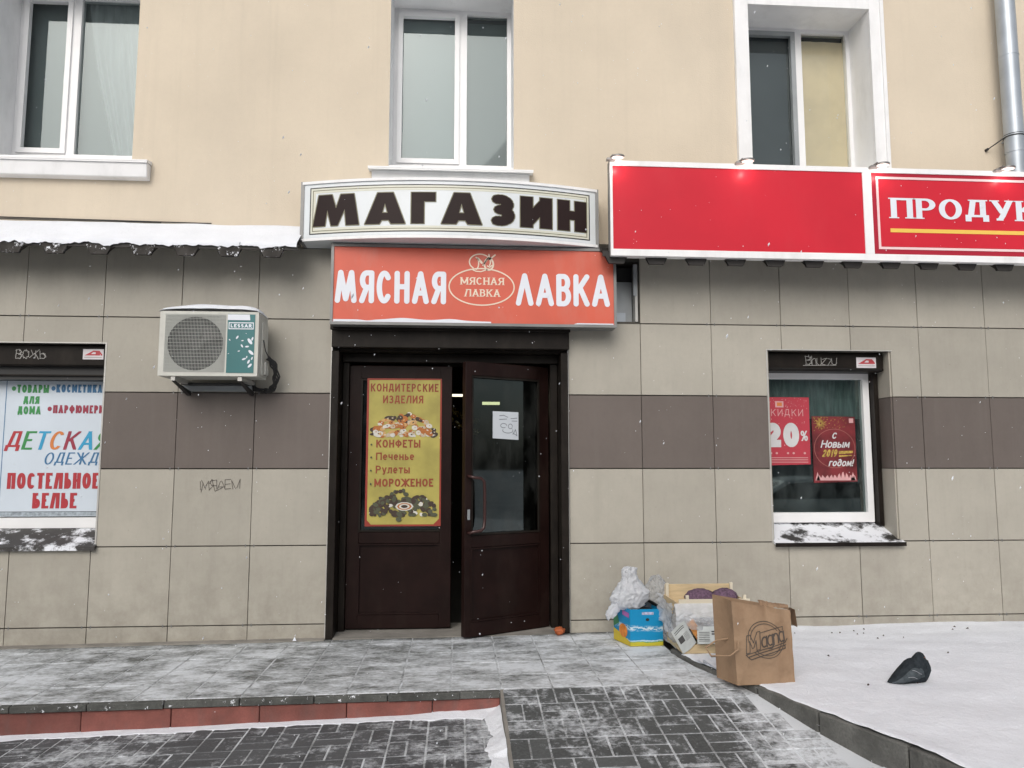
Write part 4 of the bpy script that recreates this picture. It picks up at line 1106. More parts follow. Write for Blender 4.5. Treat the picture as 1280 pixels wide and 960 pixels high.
# black cable running along the wall above the canopy
m = MB(); m.tube([(-4.6+.2*i, -.010, 3.245-.0022*i) for i in range(0, 19)], .0045, BLACK, 6); m.tube([(-4.6+.2*i, -.008, 3.226-.0014*i) for i in range(0, 17)], .003, BLACK, 6)
tagged(m, 'cable', 'thin black double cable along the wall just above the snowy canopy', 'cable', (-3, -.01, 3.25))

# ---------------------------------------------------------------- sign: МАГАЗИН (bowed box)
t = thing('shop_sign', (.95, 0, 3.0), 'white bowed sign box reading МАГАЗИН in dark brown letters', 'sign')
SX0, SX1, SZ0, SZ1 = -.235, 2.152, 3.012, 3.500
def bow(x): 
    k = (x-(SX0+SX1)/2)/((SX1-SX0)/2); return -.195-.185*(1-k*k)
def bowp(x, z, off=0.0): return (x, bow(x)-off, z)
N = 40; m = MB()
xs = [SX0+(SX1-SX0)*i/N for i in range(N+1)]
for a, b in zip(xs, xs[1:]):
    m.hexa([(a, bow(a), SZ0), (b, bow(b), SZ0), (b, -.02, SZ0), (a, -.02, SZ0)], [(a, bow(a), SZ1), (b, bow(b), SZ1), (b, -.02, SZ1), (a, -.02, SZ1)], SIGNW)
m.build('box', t)
def bow_strip(m, x0, x1, z0, z1, off, mat):
    ps = [x for x in xs if x0 < x < x1]; ps = [x0]+ps+[x1]
    for a, b in zip(ps, ps[1:]): m.quad(bowp(a, z0, off), bowp(b, z0, off), bowp(b, z1, off), bowp(a, z1, off), mat)
m = MB()
for (a, z, w) in ((SZ1-.022, 0, .022), (SZ0, 0, .022)):
    bow_strip(m, SX0, SX1, a, a+w, .012, WHITEP)
    for p, q in zip(xs, xs[1:]): 
        m.quad(bowp(p, a, 0), bowp(q, a, 0), bowp(q, a, .012), bowp(p, a, .012), WHITEP); m.quad(bowp(p, a+w, 0), bowp(q, a+w, 0), bowp(q, a+w, .012), bowp(p, a+w, .012), WHITEP)
m.box(SX0-.012, SX0+.014, bow(SX0)-.012, -.02, SZ0-.002, SZ1+.002, FRAMEG); m.box(SX1-.014, SX1+.012, bow(SX1)-.012, -.02, SZ0-.002, SZ1+.002, FRAMEG)
m.build('frame', t, fix=False)
m = MB()
def bow_rect(ins, w, off, mat):
    x0, x1, z0, z1 = SX0+ins+.012, SX1-ins-.012, SZ0+ins, SZ1-ins
    bow_strip(m, x0, x1, z0, z0+w, off, mat); bow_strip(m, x0, x1, z1-w, z1, off, mat)
    bow_strip(m, x0, x0+w, z0+w, z1-w, off, mat); bow_strip(m, x1-w, x1, z0+w, z1-w, off, mat)
bow_strip(m, SX0+.02, SX1-.02, SZ0+.03, SZ1-.03, .0015, SIGNW)
bow_rect(.052, .009, .003, SIGNK); bow_rect(.061, .014, .003, SIGNC); bow_rect(.075, .007, .003, SIGNT); bow_rect(.082, .018, .003, SIGNC)
m.build('border', t, fix=False)
m = MB(); zb, hh = 3.128, .252
for (mat, grow, off) in ((SIGNT, .030, .0045), (SIGNB, 0., .006)):
    text(m, 'МАГАЗИН', mat, (0, 0, 0), 2.20, hh, t=.395, th=.29, slant='wide', gap=.19, grow=grow, fn=lambda X, Y, off=off: bowp(-.142+X, zb+Y, off))
m.build('lettering', t, fix=False)
m = MB(); m.tube([(.6+.13*i, bow(.6+.13*i)*.6, 3.505+.006*(i % 2)) for i in range(10)], .004, BLACK, 5); m.build('cable', t)

# ---------------------------------------------------------------- sign: МЯСНАЯ ЛАВКА (orange light box)
t = thing('shop_sign', (1.15, 0, 2.35), 'faded orange sign box reading МЯСНАЯ ЛАВКА over the entrance', 'sign')
OX0, OX1, OZ0, OZ1, OY = .008, 2.300, 2.350, 3.000, -.205
m = MB(); m.box(OX0, OX1, OY+.006, -.03, OZ0, OZ1, FRAMEG); m.build('box', t, bevel=.004)
m = MB(); m.box(OX0+.018, OX1-.018, OY-.001, OY+.0055, OZ0+.022, OZ1-.022, ORANGE); m.build('panel', t)
m = MB(); frame_box(m, OX0-.002, OX1+.002, OZ0-.002, OZ1+.002, OY-.010, OY+.004, .022, FRAMEG); m.build('frame', t)
yo = OY-.0035; fo = lambda x, z: (x, yo, z)
m = MB()
text(m, 'МЯСНАЯ', LETW, (.040, yo, 2.520), .880, .268, t=.160, cap='round', slant='round', gap=.07)
text(m, 'ЛАВКА', LETW, (1.480, yo, 2.518), .768, .268, t=.160, cap='round', slant='round', gap=.07)
m.build('lettering', t, fix=False)
m = MB()
stroke(m, A(1.205, 2.668, .262, .150, 0, 360, 48), .0052, CREAMP, fo, closed=False)
text(m, 'МЯСНАЯ', CREAMP, (1.035, yo, 2.685), .350, .060, t=.20, th=.12, gap=.16, serif=True)
text(m, 'ЛАВКА', CREAMP, (1.068, yo, 2.588), .285, .060, t=.20, th=.12, gap=.16, serif=True)
fo2 = lambda x, z: (x, yo-.001, z)
# the little pig's-head scribble above the oval
stroke(m, A(1.19, 2.872, .085, .065, -25, 230, 20), .005, CREAMP, fo2)
stroke(m, [(1.135, 2.805), (1.16, 2.795), (1.20, 2.793), (1.25, 2.812)], .0045, CREAMP, fo2)
stroke(m, A(1.155, 2.86, .025, .05, -80, 80, 10), .005, CREAMP, fo2); stroke(m, [(1.175, 2.90), (1.205, 2.865)], .009, CREAMP, fo2)
stroke(m, A(1.262, 2.855, .036, .048, 0, 360, 16), .007, CREAMP, fo2); stroke(m, [(1.215, 2.845), (1.255, 2.905), (1.28, 2.905)], .006, CREAMP, fo2)
stroke(m, [(1.268, 2.895), (1.262, 2.935)], .006, CREAMP, fo2); stroke(m, [(1.268, 2.895), (1.312, 2.932)], .006, CREAMP, fo2); stroke(m, [(1.25, 2.84), (1.27, 2.83), (1.285, 2.845)], .005, CREAMP, fo2)
m.build('emblem', t, fix=False)
# peeled film along the bottom edge
m = MB(); pts = []; n = 60
for i in range(n+1):
    x = OX0+.024+1.25*i/n
    h = max(.002, .018+.016*math.exp(-((x-.58)/.13)**2)+.012*math.exp(-((x-.95)/.1)**2)-.008*math.exp(-((x-.30)/.05)**2)-.022*max(0, x-1.0))
    pts.append((x, h))
vs = [(x, yo+.0005, OZ0+.022) for x, h in pts]+[(x, yo+.0005, OZ0+.022+h) for x, h in pts]
m.add(vs, [(i, i+1, n+2+i, n+1+i) for i in range(n)], LETW)
m.quad((1.95, yo+.0005, OZ0+.022), (2.275, yo+.0005, OZ0+.022), (2.275, yo+.0005, OZ0+.031), (1.98, yo+.0005, OZ0+.032), LETW)
m.build('peeled_edge', t, fix=False)

# ---------------------------------------------------------------- long red sign
t = thing('shop_sign', (5.4, 0, 2.88), 'long red sign with white frame reading ПРОДУКТЫ above a yellow line', 'sign')
RX0, RX1, RZ0, RZ1, RY = 2.222, 8.3, 2.894, 3.672, -.40
RS = 4.360
m = MB(); m.box(RX0, RX1, RY+.006, RY+.075, RZ0, RZ1, WHITEP); m.box(RX0-.004, RX0+.0, RY+.006, RY+.075, RZ0, RZ1, FRAMEG)
m.build('box', t)
m = MB()
for x in (2.5, 3.6, 4.7, 5.8, 6.9, 8.0): m.box(x-.02, x+.02, RY+.075, .0, 3.58, 3.62, FRAMEG)
m.build('bracket', t)
m = MB(); m.box(RX0+.018, RS-.045, RY-.000, RY+.0055, RZ0+.052, RZ1-.040, RED); m.build('panel', t, label='plain red left panel')
m = MB(); m.box(RS+.030, RX1-.02, RY-.000, RY+.0055, RZ0+.052, RZ1-.040, REDD); m.box(RS+.082, RX1-.08, RY-.0015, RY-.0002, RZ0+.118, RZ1-.098, RED); m.build('panel', t, label='red right panel with a thin white line frame')
m = MB(); frame_box(m, RX0-.001, RX1, RZ0-.001, RZ1+.001, RY-.008, RY+.004, .020, WHITEP, .042, .054); m.box(RS-.045, RS+.030, RY-.0075, RY+.004, RZ0+.054, RZ1-.042, WHITEP); m.build('frame', t)
m = MB(); frame_box(m, RS+.070, RX1-.07, RZ0+.095, RZ1-.072, RY-.0035, RY-.002, .020, PINK); m.build('line_frame', t)
m = MB()
text(m, 'ПРОДУКТЫ', PEACH if False else LETW, (4.545, RY-.005, 3.250), 1.72, .172, t=.30, th=.11, serif=True, gap=.16)
m.build('lettering', t, fix=False)
m = MB(); m.box(4.535, 6.3, RY-.004, RY-.0025, 3.132, 3.164, YELL); m.build('yellow_line', t)
# floodlights on the top edge
WGL = mk('lamp_lens', (.75, .73, .70), .2)
LIT = mk('lamp_lit', (1, .9, .8), .4, emit=(1, .62, .48), es=4)
def flood(x):
    o = thing('floodlight', (x, RY-.06, RZ1+.0), 'x', 'lamp', 'floodlights along the top edge of the long red sign')
    m = MB(); m.box(x-.10, x-.03, RY-.055, RY-.009, RZ1-.012, RZ1+.004, CHROME); m.tube([(x-.08, RY-.01, RZ1+.004), (x-.06, RY-.08, RZ1+.016)], .006, CHROME, 6); m.build('bracket', o)
    m = MB(); n = 16
    R1 = [(x-.02+.056*cos(2*pi*i/n), RY-.085+.046*sin(2*pi*i/n), RZ1+.000+.006*sin(2*pi*i/n)*-1) for i in range(n)]
    R2 = [(x-.02+.050*cos(2*pi*i/n), RY-.085+.040*sin(2*pi*i/n), RZ1-.008) for i in range(n)]
    m.add(R1+R2, [(i, (i+1) % n, n+(i+1) % n, n+i) for i in range(n)]+[tuple(range(n))], CHROME, True); m.build('housing', o)
    m = MB(); m.add([(p[0], p[1], p[2]-.001) for p in R2], [tuple(range(n))], WGL); m.build('lens', o)
    m = MB(); m.tube([(x-.02, RY-.080, RZ1-.006), (x-.02, RY-.080, RZ1-.014)], .008, LIT, 8); m.build('bulb', o)
    return o
f0 = flood(2.29)
FL = [(2.29, 'floodlight at the left end of the long red sign'), (3.345, 'floodlight on the plain red panel in front of the upper window'), (4.47, 'floodlight above the joint of the two red sign panels'), (5.54, 'rightmost floodlight in front of the drainpipe')]
for k, (x, lab) in enumerate(FL):
    if k == 0: f0['label'] = lab
    else: copy_tree(f0, (x, RY-.06, RZ1), label=lab)
    sp = bpy.data.lights.new('flood_glow', 'POINT'); so = bpy.data.objects.new('flood_glow', sp); COL.objects.link(so)
    sp.energy = .42; sp.color = (1, .86, .78); sp.shadow_soft_size = .012; so.location = (x-.02, RY-.075, RZ1-.062)

# ---------------------------------------------------------------- drainpipe
t = thing('drainpipe', (5.86, -.14, 2.9), 'galvanised drainpipe on the upper wall at the right edge', 'drainpipe')
m = MB(); px, py = 5.862, -.14
m.tube([(px, py, 3.95), (px, py, 8.9)], .078, STEEL, 24); m.build('pipe', t)
m = MB(); m.tube([(px, py, 3.0), (px, py, 3.955)], .074, STEEL, 24); m.build('lower_pipe', t); m = MB(); m.tube([(px, py, 4.83), (px, py, 4.84)], .0805, STEEL, 24); m.build('pipe_seam', t)
for z in (4.10, 6.4):
    m = MB(); m.tube([(px, py, z-.012), (px, py, z+.012)], .083, BLACK, 24, caps=True); m.tube([(px, py, z-.004), (px, py, z+.004)], .086, STEEL, 24)
    m.box(px-.012, px+.012, py+.07, 0, z-.006, z+.006, STEEL); m.tube([(px-.07, py, z), (px-.16, -.02, z-.07)], .005, BLACK, 6); m.build('clamp', t)
m = MB(); m.tube([(-.0+px-.165, -.0, 4.028), (px-.165, -.03, 4.028)], .012, BLACK, 8); m.build('anchor', t)

# ---------------------------------------------------------------- air conditioner
AX0, AX1, AZ0, AZ1, AY0, AY1 = -1.222, -.492, 1.908, 2.400, -.40, -.13
t = thing('air_conditioner', ((AX0+AX1)/2, -.1, 1.85), 'white outdoor air conditioner with a teal leaf panel and snow on top', 'air conditioner')
m = MB()
# casing with the fan opening left open in the front
fx0, fx1, fz0, fz1 = AX0+.040, AX0+.487, AZ0+.030, AZ1-.022
fcx, fcz, fr = (fx0+fx1)/2, (fz0+fz1)/2-.004, .205
m.box(AX0, AX1, AY0+.02, AY0+.025, AZ1-.03, AZ1, ACW)
m.quad((AX0, AY0, AZ1), (AX1, AY0, AZ1), (AX1, AY1, AZ1), (AX0, AY1, AZ1), ACW); m.quad((AX0, AY0, AZ0), (AX1, AY0, AZ0), (AX1, AY1, AZ0), (AX0, AY1, AZ0), ACW)
m.quad((AX0, AY0, AZ0), (AX0, AY1, AZ0), (AX0, AY1, AZ1), (AX0, AY0, AZ1), ACW); m.quad((AX1, AY0, AZ0), (AX1, AY1, AZ0), (AX1, AY1, AZ1), (AX1, AY0, AZ1), ACW)
m.quad((AX0, AY1, AZ0), (AX1, AY1, AZ0), (AX1, AY1, AZ1), (AX0, AY1, AZ1), ACW)
n = 32
ring = [(fcx+fr*cos(2*pi*i/n), fcz+fr*sin(2*pi*i/n)) for i in range(n)]
def sq(i):
    a = 2*pi*i/n; c, s_ = cos(a), sin(a); k = 1/max(abs(c), abs(s_)); return (fcx+(fx1-fx0)/2*c*k, (fz0+fz1)/2+(fz1-fz0)/2*s_*k)
sqr = [sq(i) for i in range(n)]
m.add([(p[0], AY0, p[1]) for p in sqr]+[(p[0], AY0+.006, p[1]) for p in ring], [(i, (i+1) % n, n+(i+1) % n, n+i) for i in range(n)], WIRE)
m.add([(p[0], AY0+.006, p[1]) for p in ring]+[(p[0], AY0+.09, p[1]) for p in ring], [(i, (i+1) % n, n+(i+1) % n, n+i) for i in range(n)], ACBLK)
for (a, b, c, d) in rect_minus((AX0, AX1, AZ0, AZ1), [(fx0, fx1, fz0, fz1)]): m.quad((a, AY0, c), (b, AY0, c), (b, AY0, d), (a, AY0, d), ACW)
m.add([(p[0], AY0+.09, p[1]) for p in ring], [tuple(range(n))], ACBLK)
m.build('casing', t)
m = MB()
for k in range(3):
    P = []
    a0 = k*2*pi/3+.4
    for (rr_, da, dy) in ((.04, 0, 0), (.19, -.1, .0), (.19, .95, .05), (.04, 1.2, .04)): P.append((fcx+rr_*cos(a0+da), AY0+.03+dy, fcz+rr_*sin(a0+da)))
    m.add(P, [(0, 1, 2, 3)], BLACK)
m.tube([(fcx, AY0+.02, fcz), (fcx, AY0+.07, fcz)], .045, BLACK, 16); m.build('fan', t, fix=False)
m = MB()
for i in range(42):
    x = fx0+.006+(fx1-fx0-.012)*i/41; m.box(x-.0012, x+.0012, AY0-.010, AY0-.008, fz0+.004, fz1-.004, WIRE)
for i in range(17):
    z = fz0+.008+(fz1-fz0-.016)*i/16; m.box(fx0+.002, fx1-.002, AY0-.0125, AY0-.0105, z-.0013, z+.0013, WIRE)
m.build('grille', t)
m = MB(); px0, px1, pz0, pz1 = AX0+.500, AX0+.702, AZ0+.025, AZ1-.020
m.box(px0, px1, AY0-.004, AY0-.001, pz0, pz1, ACT)
fa = lambda x, z: (x, AY0-.0055, z)
m.quad(fa(px0+.0, pz1-.045), fa(px1-.035, pz1-.045), fa(px1-.040, pz1-.002), fa(px0+.0, pz1-.002), LETW)
m.quad(fa(px0+.008, pz1-.115), fa(px1-.008, pz1-.115), fa(px1-.008, pz1-.062), fa(px0+.008, pz1-.062), LETW)
m.quad((px0+.014, AY0-.0058, pz1-.108), (px1-.014, AY0-.0058, pz1-.108), (px1-.014, AY0-.0058, pz1-.069), (px0+.014, AY0-.0058, pz1-.069), ACT)
text(m, 'LESSAR', LETW, (px0+.024, AY0-.0065, pz1-.102), .155, .027, t=.26, gap=.22)
for (a, b, s_, r_) in ((.17, .24, .055, 2.2), (.15, .20, .03, .1), (.185, .155, .05, 2.4), (.13, .105, .032, .4), (.165, .085, .035, 1.1), (.175, .055, .04, .8), (.15, .12, .02, 1.4), (.075, .27, .03, 1.0), (.112, .205, .028, 2.1), (.115, .245, .018, .1), (.09, .165, .018, .2), (.02, .25, .015, 2.4), (.19, .26, .03, 1.3), (.014, .145, .01, 0), (.14, .30, .008, 0), (.19, .11, .026, 1.2)):
    cx, cz = px0+min(a, .198-s_*.35), pz0+b
    L = [(cx+(s_*.5)*cos(q)*cos(r_)-(s_*.22)*sin(q)*sin(r_), cz+(s_*.5)*cos(q)*sin(r_)+(s_*.22)*sin(q)*cos(r_)) for q in [2*pi*i/10 for i in range(10)]]
    m.add([(min(p[0], px1-.001), AY0-.0062, p[1]) for p in L], [tuple(range(10))], LETW)
m.build('front_panel', t, fix=False)
m = MB(); m.box(AX1+.0005, AX1+.012, AY0+.08, AY1-.02, AZ0+.02, AZ1-.06, ACW); m.box(AX1+.012, AX1+.028, AY0+.14, AY1-.04, AZ0+.03, AZ0+.13, ACW); m.build('side_cover', t, bevel=.004)
m = MB()
m.grid(lambda a, b: (AX0-.008+(AX1-AX0+.016)*a, AY0-.008+(AY1-AY0+.01)*b, AZ1-.004+.075*(max(0, 4*a*(1-a)))**.35*(.35+.65*(4*b*(1-b))**.4)*(1+.25*noise.noise(Vector((a*4, b*3, 1))))), 30, 10, SNOWC)
m.build('snow_cap', t, kind='stuff', fix=False)
for bx_ in (AX0+.11, AX0+.60):
    m = MB(); m.box(bx_-.015, bx_+.015, AY0+.01, -.02, AZ0-.035, AZ0-.004, TRIM); m.box(bx_-.015, bx_+.015, -.025, -.002, AZ0-.09, AZ0-.005, TRIM)
    m.add([(bx_+.014, AY0+.02, AZ0-.035), (bx_+.014, -.03, AZ0-.085), (bx_+.014, -.03, AZ0-.12), (bx_-.014, AY0+.02, AZ0-.035), (bx_-.014, -.03, AZ0-.085), (bx_-.014, -.03, AZ0-.12)], [(0, 1, 2), (3, 4, 5), (0, 1, 4, 3), (0, 2, 5, 3)], BLACK)
    m.build('bracket', t)
m = MB(); m.box(-1.17, -.62, -.05, -.006, 1.825, 1.868, GREYAL); m.box(-1.15, -.64, -.11, -.05, 1.87, 1.885, BLACK); m.build('wall_rail', t)
m = MB()
for i in range(5):
    o = i*.011; P = []
    for k in range(15):
        q = radians(65-175*k/14); rx = .070+o*.8; rz = .115+o*.6
        P.append((AX1-.005+rx*cos(q)+.008*sin(k*1.7+i), -.24+.015*k*(1 if k < 12 else .9)+.004*i, 1.955+rz*sin(q)+.005*sin(k*2.1+i*2)))
    P += [(AX1-.07-o, -.06, 1.845-o*.3), (AX1-.13, -.02, 1.87+o)]
    m.tube(P, .0065, BLACK, 6)
m.tube([(AX1+.015, -.30, 2.20), (AX1+.03, -.30, 2.12), (AX1+.05, -.28, 2.07)], .004, BLACK, 5)
m.build('hoses', t)

# ---------------------------------------------------------------- banner in the left shop window
cR, cG, cB, cO, cC, cP = [mk(n_, c_, .5, .05) for n_, c_ in (('print_red', (.42, .03, .04)), ('print_green', (.04, .25, .07)), ('print_blue', (.04, .16, .32)), ('print_orange', (.62, .20, .05)), ('print_cyan', (.03, .32, .55)), ('print_wine', (.30, .03, .06)))]
BANN = mk('banner_white', (.60, .67, .74), .45, .03)
m = MB(); yb = .232
m.quad((-3.25, yb, .83), (-1.825, yb, .83), (-1.825, yb, 1.935), (-3.25, yb, 1.935), BANN)
m.quad((-3.25, yb-.0008, .835), (-1.826, yb-.0008, .835), (-1.826, yb-.0008, .865), (-3.25, yb-.0008, .865), mk('banner_edge', (.33, .38, .42), .5, .3, 40))
m.quad((-3.25, yb-.001, .865), (-1.826, yb-.001, .865), (-1.826, yb-.001, .869), (-3.25, yb-.001, .869), SIGNK)
m.quad((-2.655, yb-.001, .87), (-2.649, yb-.001, .87), (-2.649, yb-.001, 1.935), (-2.655, yb-.001, 1.935), cB)
def B(s_, x, z, w, h, mat, **k): text(m, s_, mat, (x, yb-.002, z), w, h, **k)
for (x, z, c_) in ((-2.595, 1.862, cG), (-2.285, 1.865, cB), (-2.305, 1.697, cP)):
    m.add([(x+.017*cos(q), yb-.002, z+.019*sin(q)) for q in [2*pi*i/12 for i in range(12)]], [tuple(range(12))], c_)
B('ТОВАРЫ', -2.570, 1.828, .250, .066, cG, t=.24, gap=.13); B('ДЛЯ', -2.515, 1.738, .125, .062, cG, t=.24, gap=.13); B('ДОМА', -2.555, 1.652, .180, .066, cG, t=.24, gap=.13)
B('КОСМЕТИКА', -2.262, 1.832, .362, .066, cB, t=.24, gap=.13); B('ПАРФЮМЕРИЯ', -2.278, 1.662, .440, .066, cP, t=.24, gap=.13)
B('ДЕТСКАЯ', -2.640, 1.365, .800, .150, cR, t=.175, th=.11, gap=.11, shear=.25, cols=[cR, cG, cC, cO, cP, cC, cG], serif=False)
B('ОДЕЖДА', -2.330, 1.245, .505, .098, cB, t=.14, th=.09, gap=.16, shear=.25)
B('ПОСТЕЛЬНОЕ', -2.600, 1.050, .715, .128, cR, t=.225, th=.17, gap=.10); B('БЕЛЬЕ', -2.395, .893, .345, .124, cR, t=.235, th=.17, gap=.10)
# the edge of the banner tucks behind the shutter rail: trim what would stick out
m.v = [(min(p[0], -1.826), p[1], p[2]) for p in m.v]
tagged(m, 'banner', 'white banner with coloured shop wares list filling the left shop window', 'banner', (-2.5, yb, .83), fix=False)

# ---------------------------------------------------------------- posters in the right shop window
PRED = mk('poster_sale_red', (.44, .042, .062), .4, .06); PRED2 = mk('poster_wine', (.15, .018, .022), .4, .4, 6); PW = mk('poster_white', (.58, .58, .58), .5); PG = mk('poster_gold', (.42, .29, .06), .5, .4, 50)
PPK = mk('poster_pink', (.62, .34, .34), .5)
m = MB(); yq = .290; m.quad((3.60+.05, yq, 1.235), (4.112, yq, 1.245), (4.118, yq, 1.835), (3.60+.05, yq, 1.835), PRED)
def Q(s_, x, z, w, h, mat, **k): text(m, s_, mat, (x, yq-.002, z), w, h, **k)
Q('СКИДКИ', 3.710, 1.668, .35, .062, PPK, t=.10, gap=.3)
text(m, '20', PW, (3.712, yq-.002, 1.395), .305, .215, t=.30, gap=.10); text(m, '%', PW, (4.030, yq-.002, 1.45), .065, .09, t=.14, gap=.1)
m.quad((3.81, yq-.002, 1.745), (3.885, yq-.002, 1.745), (3.885, yq-.002, 1.800), (3.81, yq-.002, 1.800), PPK); m.quad((3.825, yq-.003, 1.757), (3.87, yq-.003, 1.757), (3.87, yq-.003, 1.788), (3.825, yq-.003, 1.788), cO)
Q('•• •• •', 3.74, 1.318, .34, .05, PPK, t=.12, gap=.3)
for z in (1.300, 1.282, 1.262): m.quad((3.72, yq-.002, z), (4.09, yq-.002, z), (4.09, yq-.002, z+.006), (3.72, yq-.002, z+.006), PPK)
for i in range(60):
    x, z = rr.uniform(3.70, 4.10), rr.choice([rr.uniform(1.74, 1.83), rr.uniform(1.60, 1.83)]); s_ = rr.uniform(.002, .005)
    m.add([(x+s_*cos(q), yq-.0016, z+s_*sin(q)) for q in (0, 1.57, 3.14, 4.71)], [(0, 1, 2, 3)], PPK)
tagged(m, 'poster', 'red sale poster with a white 20% in the right shop window', 'poster', (3.86, yq, 1.235), fix=False)
m = MB(); m.quad((4.136, yq, 1.085), (4.530, yq, 1.095), (4.530, yq, 1.665), (4.136, yq, 1.668), PRED2)
fq = lambda x, z: (x, yq-.002, z)
stroke(m, A(4.335, 1.385, .185, .170, 0, 360, 40), .0022, mk('poster_ring', (.36, .13, .11), .5), fq)
text(m, 'С', PW, (4.310, yq-.0025, 1.470), .042, .055, t=.2, cap='round', shear=.3)
text(m, 'Новым', PW, (4.205, yq-.0025, 1.390), .26, .068, t=.17, cap='round', shear=.3, gap=.06)
text(m, '2019', PG, (4.215, yq-.0025, 1.310), .13, .066, t=.2, cap='round', shear=.3, gap=.08); m.quad(fq(4.37, 1.335), fq(4.50, 1.345), fq(4.50, 1.365), fq(4.37, 1.362), PG); m.quad(fq(4.37, 1.310), fq(4.49, 1.320), fq(4.49, 1.328), fq(4.37, 1.325), PG)
text(m, 'годом!', PW, (4.270, yq-.0025, 1.228), .22, .062, t=.18, cap='round', shear=.3, gap=.06)
for i in range(22):
    a = 2*pi*i/22; stroke(m, [(4.215+.01*cos(a), 1.605+.01*sin(a)), (4.215+(.035+.02*(i % 2))*cos(a), 1.605+(.035+.02*(i % 2))*sin(a))], .0018, PG, fq, m=4)
for i in range(80):
    x, z = 4.15+.3*rr.random()**1.3, 1.66-.12*rr.random()**1.5; s_ = rr.uniform(.002, .005)
    m.add([(x+s_*cos(q), yq-.0018, z+s_*sin(q)) for q in (0, 1.57, 3.14, 4.71)], [(0, 1, 2, 3)], PG)
m.quad(fq(4.475, 1.61), fq(4.515, 1.61), fq(4.515, 1.65), fq(4.475, 1.65), PPK)
pts = [(4.155, 1.105)]+[(4.165+.012*i, 1.105+(.030+.020*abs(sin(i*1.3))+(.03 if 16 < i < 23 else 0)) if i % 3 else 1.125) for i in range(0, 30)]+[(4.52, 1.105)]
m.add([fq(*p) for p in pts], [tuple(range(len(pts)))], PPK)
for cx in (4.17, 4.49): m.add([fq(cx-.022, 1.106), fq(cx+.022, 1.106), fq(cx, 1.18)], [(0, 1, 2)], PPK)
tagged(m, 'poster', 'dark red New Year poster with white script in the right shop window', 'poster', (4.33, yq, 1.085), fix=False)
m = curtain(3.66, 4.64, 1.65, 2.04, .37, mk('steam_net', (.26, .28, .27), .9, .3, 7, stretch=(5, 1, .5)), None, folds=12)
tagged(m, 'net_curtain', 'grey net curtain behind the top of the right shop window', 'curtain', (4.15, .37, 1.65))

# ================================================================== THINGS BY THE WALL
def jitter(p, s_, a): return tuple(p[i]+a*noise.noise(Vector((p[0]*s_+i*7, p[1]*s_, p[2]*s_))) for i in range(3))
# blue fruit box
t = thing('cardboard_box', (2.38, -.40, -.10), 'open blue and yellow fruit carton with a plastic bag on it', 'box')
m_, nt, b = base('carton_print')
g = nt.nodes.new('ShaderNodeNewGeometry'); sx = nt.nodes.new('ShaderNodeSeparateXYZ'); nt.links.new(g.outputs['Position'], sx.inputs[0])
_, nz = noise_f(nt, geo_pos(nt, (1, 1, 1)), 9, 4, .6); _, nz2 = noise_f(nt, geo_pos(nt, (.6, 1, 2.0)), 40, 4, .7)
zz = mathn(nt, 'ADD', sx.outputs['Z'], mathn(nt, 'MULTIPLY', mathn(nt, 'SUBTRACT', nz, .5), .05))
r = nt.nodes.new('ShaderNodeValToRGB'); r.color_ramp.interpolation = 'CONSTANT'
mr = nt.nodes.new('ShaderNodeMapRange'); mr.inputs['From Min'].default_value = -.11; mr.inputs['From Max'].default_value = .19; nt.links.new(zz, mr.inputs['Value'])
els = r.color_ramp.elements; els[0].position = 0; els[0].color = (.50, .43, .03, 1); els[1].position = .17; els[1].color = (.05, .30, .14, 1)
for p_, c_ in ((.19, (.45, .60, .68, 1)), (.22, (.0, .235, .47, 1)),): e = els.new(p_); e.color = c_
nt.links.new(mr.outputs[0], r.inputs[0])
wv = nt.nodes.new('ShaderNodeMapRange'); wv.inputs['From Min'].default_value = .022; wv.inputs['From Max'].default_value = .006
nt.links.new(mathn(nt, 'ABSOLUTE', mathn(nt, 'SUBTRACT', zz, .040)), wv.inputs['Value'])
wf = mathn(nt, 'MULTIPLY', wv.outputs[0], mathn(nt, 'GREATER_THAN', nz2, .47))
c = mixc(nt, wf, r.outputs[0], (.55, .68, .74)); nt.links.new(c, b.inputs['Base Color']); b.inputs['Roughness'].default_value = .45
CARTON = m_
CARDI = mk('carton_inside', (.03, .03, .03), .9); KRAFT = mk('kraft', (.30, .19, .105), .8, .1, 6)
c0 = Vector((2.304, -.520, -.088)); c1 = Vector((2.552, -.512, -.088)); c3 = Vector((2.233, -.270, -.088)); c2 = Vector((2.500, -.255, -.088))
hb = .265; up = Vector((0, 0, hb))
m = MB()
for a, b_ in ((c0, c1), (c1, c2), (c2, c3), (c3, c0)):
    inn = (Vector((2.4, -.39, 0))-(a+b_)/2); inn.z = 0; inn.normalize(); inn *= .005
    m.hexa([a, b_, b_+inn, a+inn], [a+up, b_+up, b_+up+inn, a+up+inn], CARTON)
m.quad(c0+Vector((0, 0, .003)), c1+Vector((0, 0, .003)), c2+Vector((0, 0, .003)), c3+Vector((0, 0, .003)), CARDI)
m.build('carton', t, fix=True)
m = MB(); i_ = Vector((0, 0, .24)); cc = (c0+c1+c2+c3)/4
q_ = [cc+(p-cc)*.95+i_ for p in (c0, c1, c2, c3)]; m.quad(*q_, CARDI); m.build('dark_contents', t)
def onfront(a, z, lift=.002): p = c0.lerp(c1, a); return (p.x, p.y-lift, c0.z+z)
m = MB(); m.quad(onfront(.36, .225), onfront(.72, .225), onfront(.72, .244), onfront(.36, .244), mk('carton_label', (.42, .44, .60), .5, .3, 60)); 
m.build('label_strip', t, fix=False); m = MB()
hp = A(.53, .190, .055, .011, 0, 360, 14)[:-1]; m.add([onfront(a, z, .0025) for a, z in hp], [tuple(range(len(hp)))], BLACK)
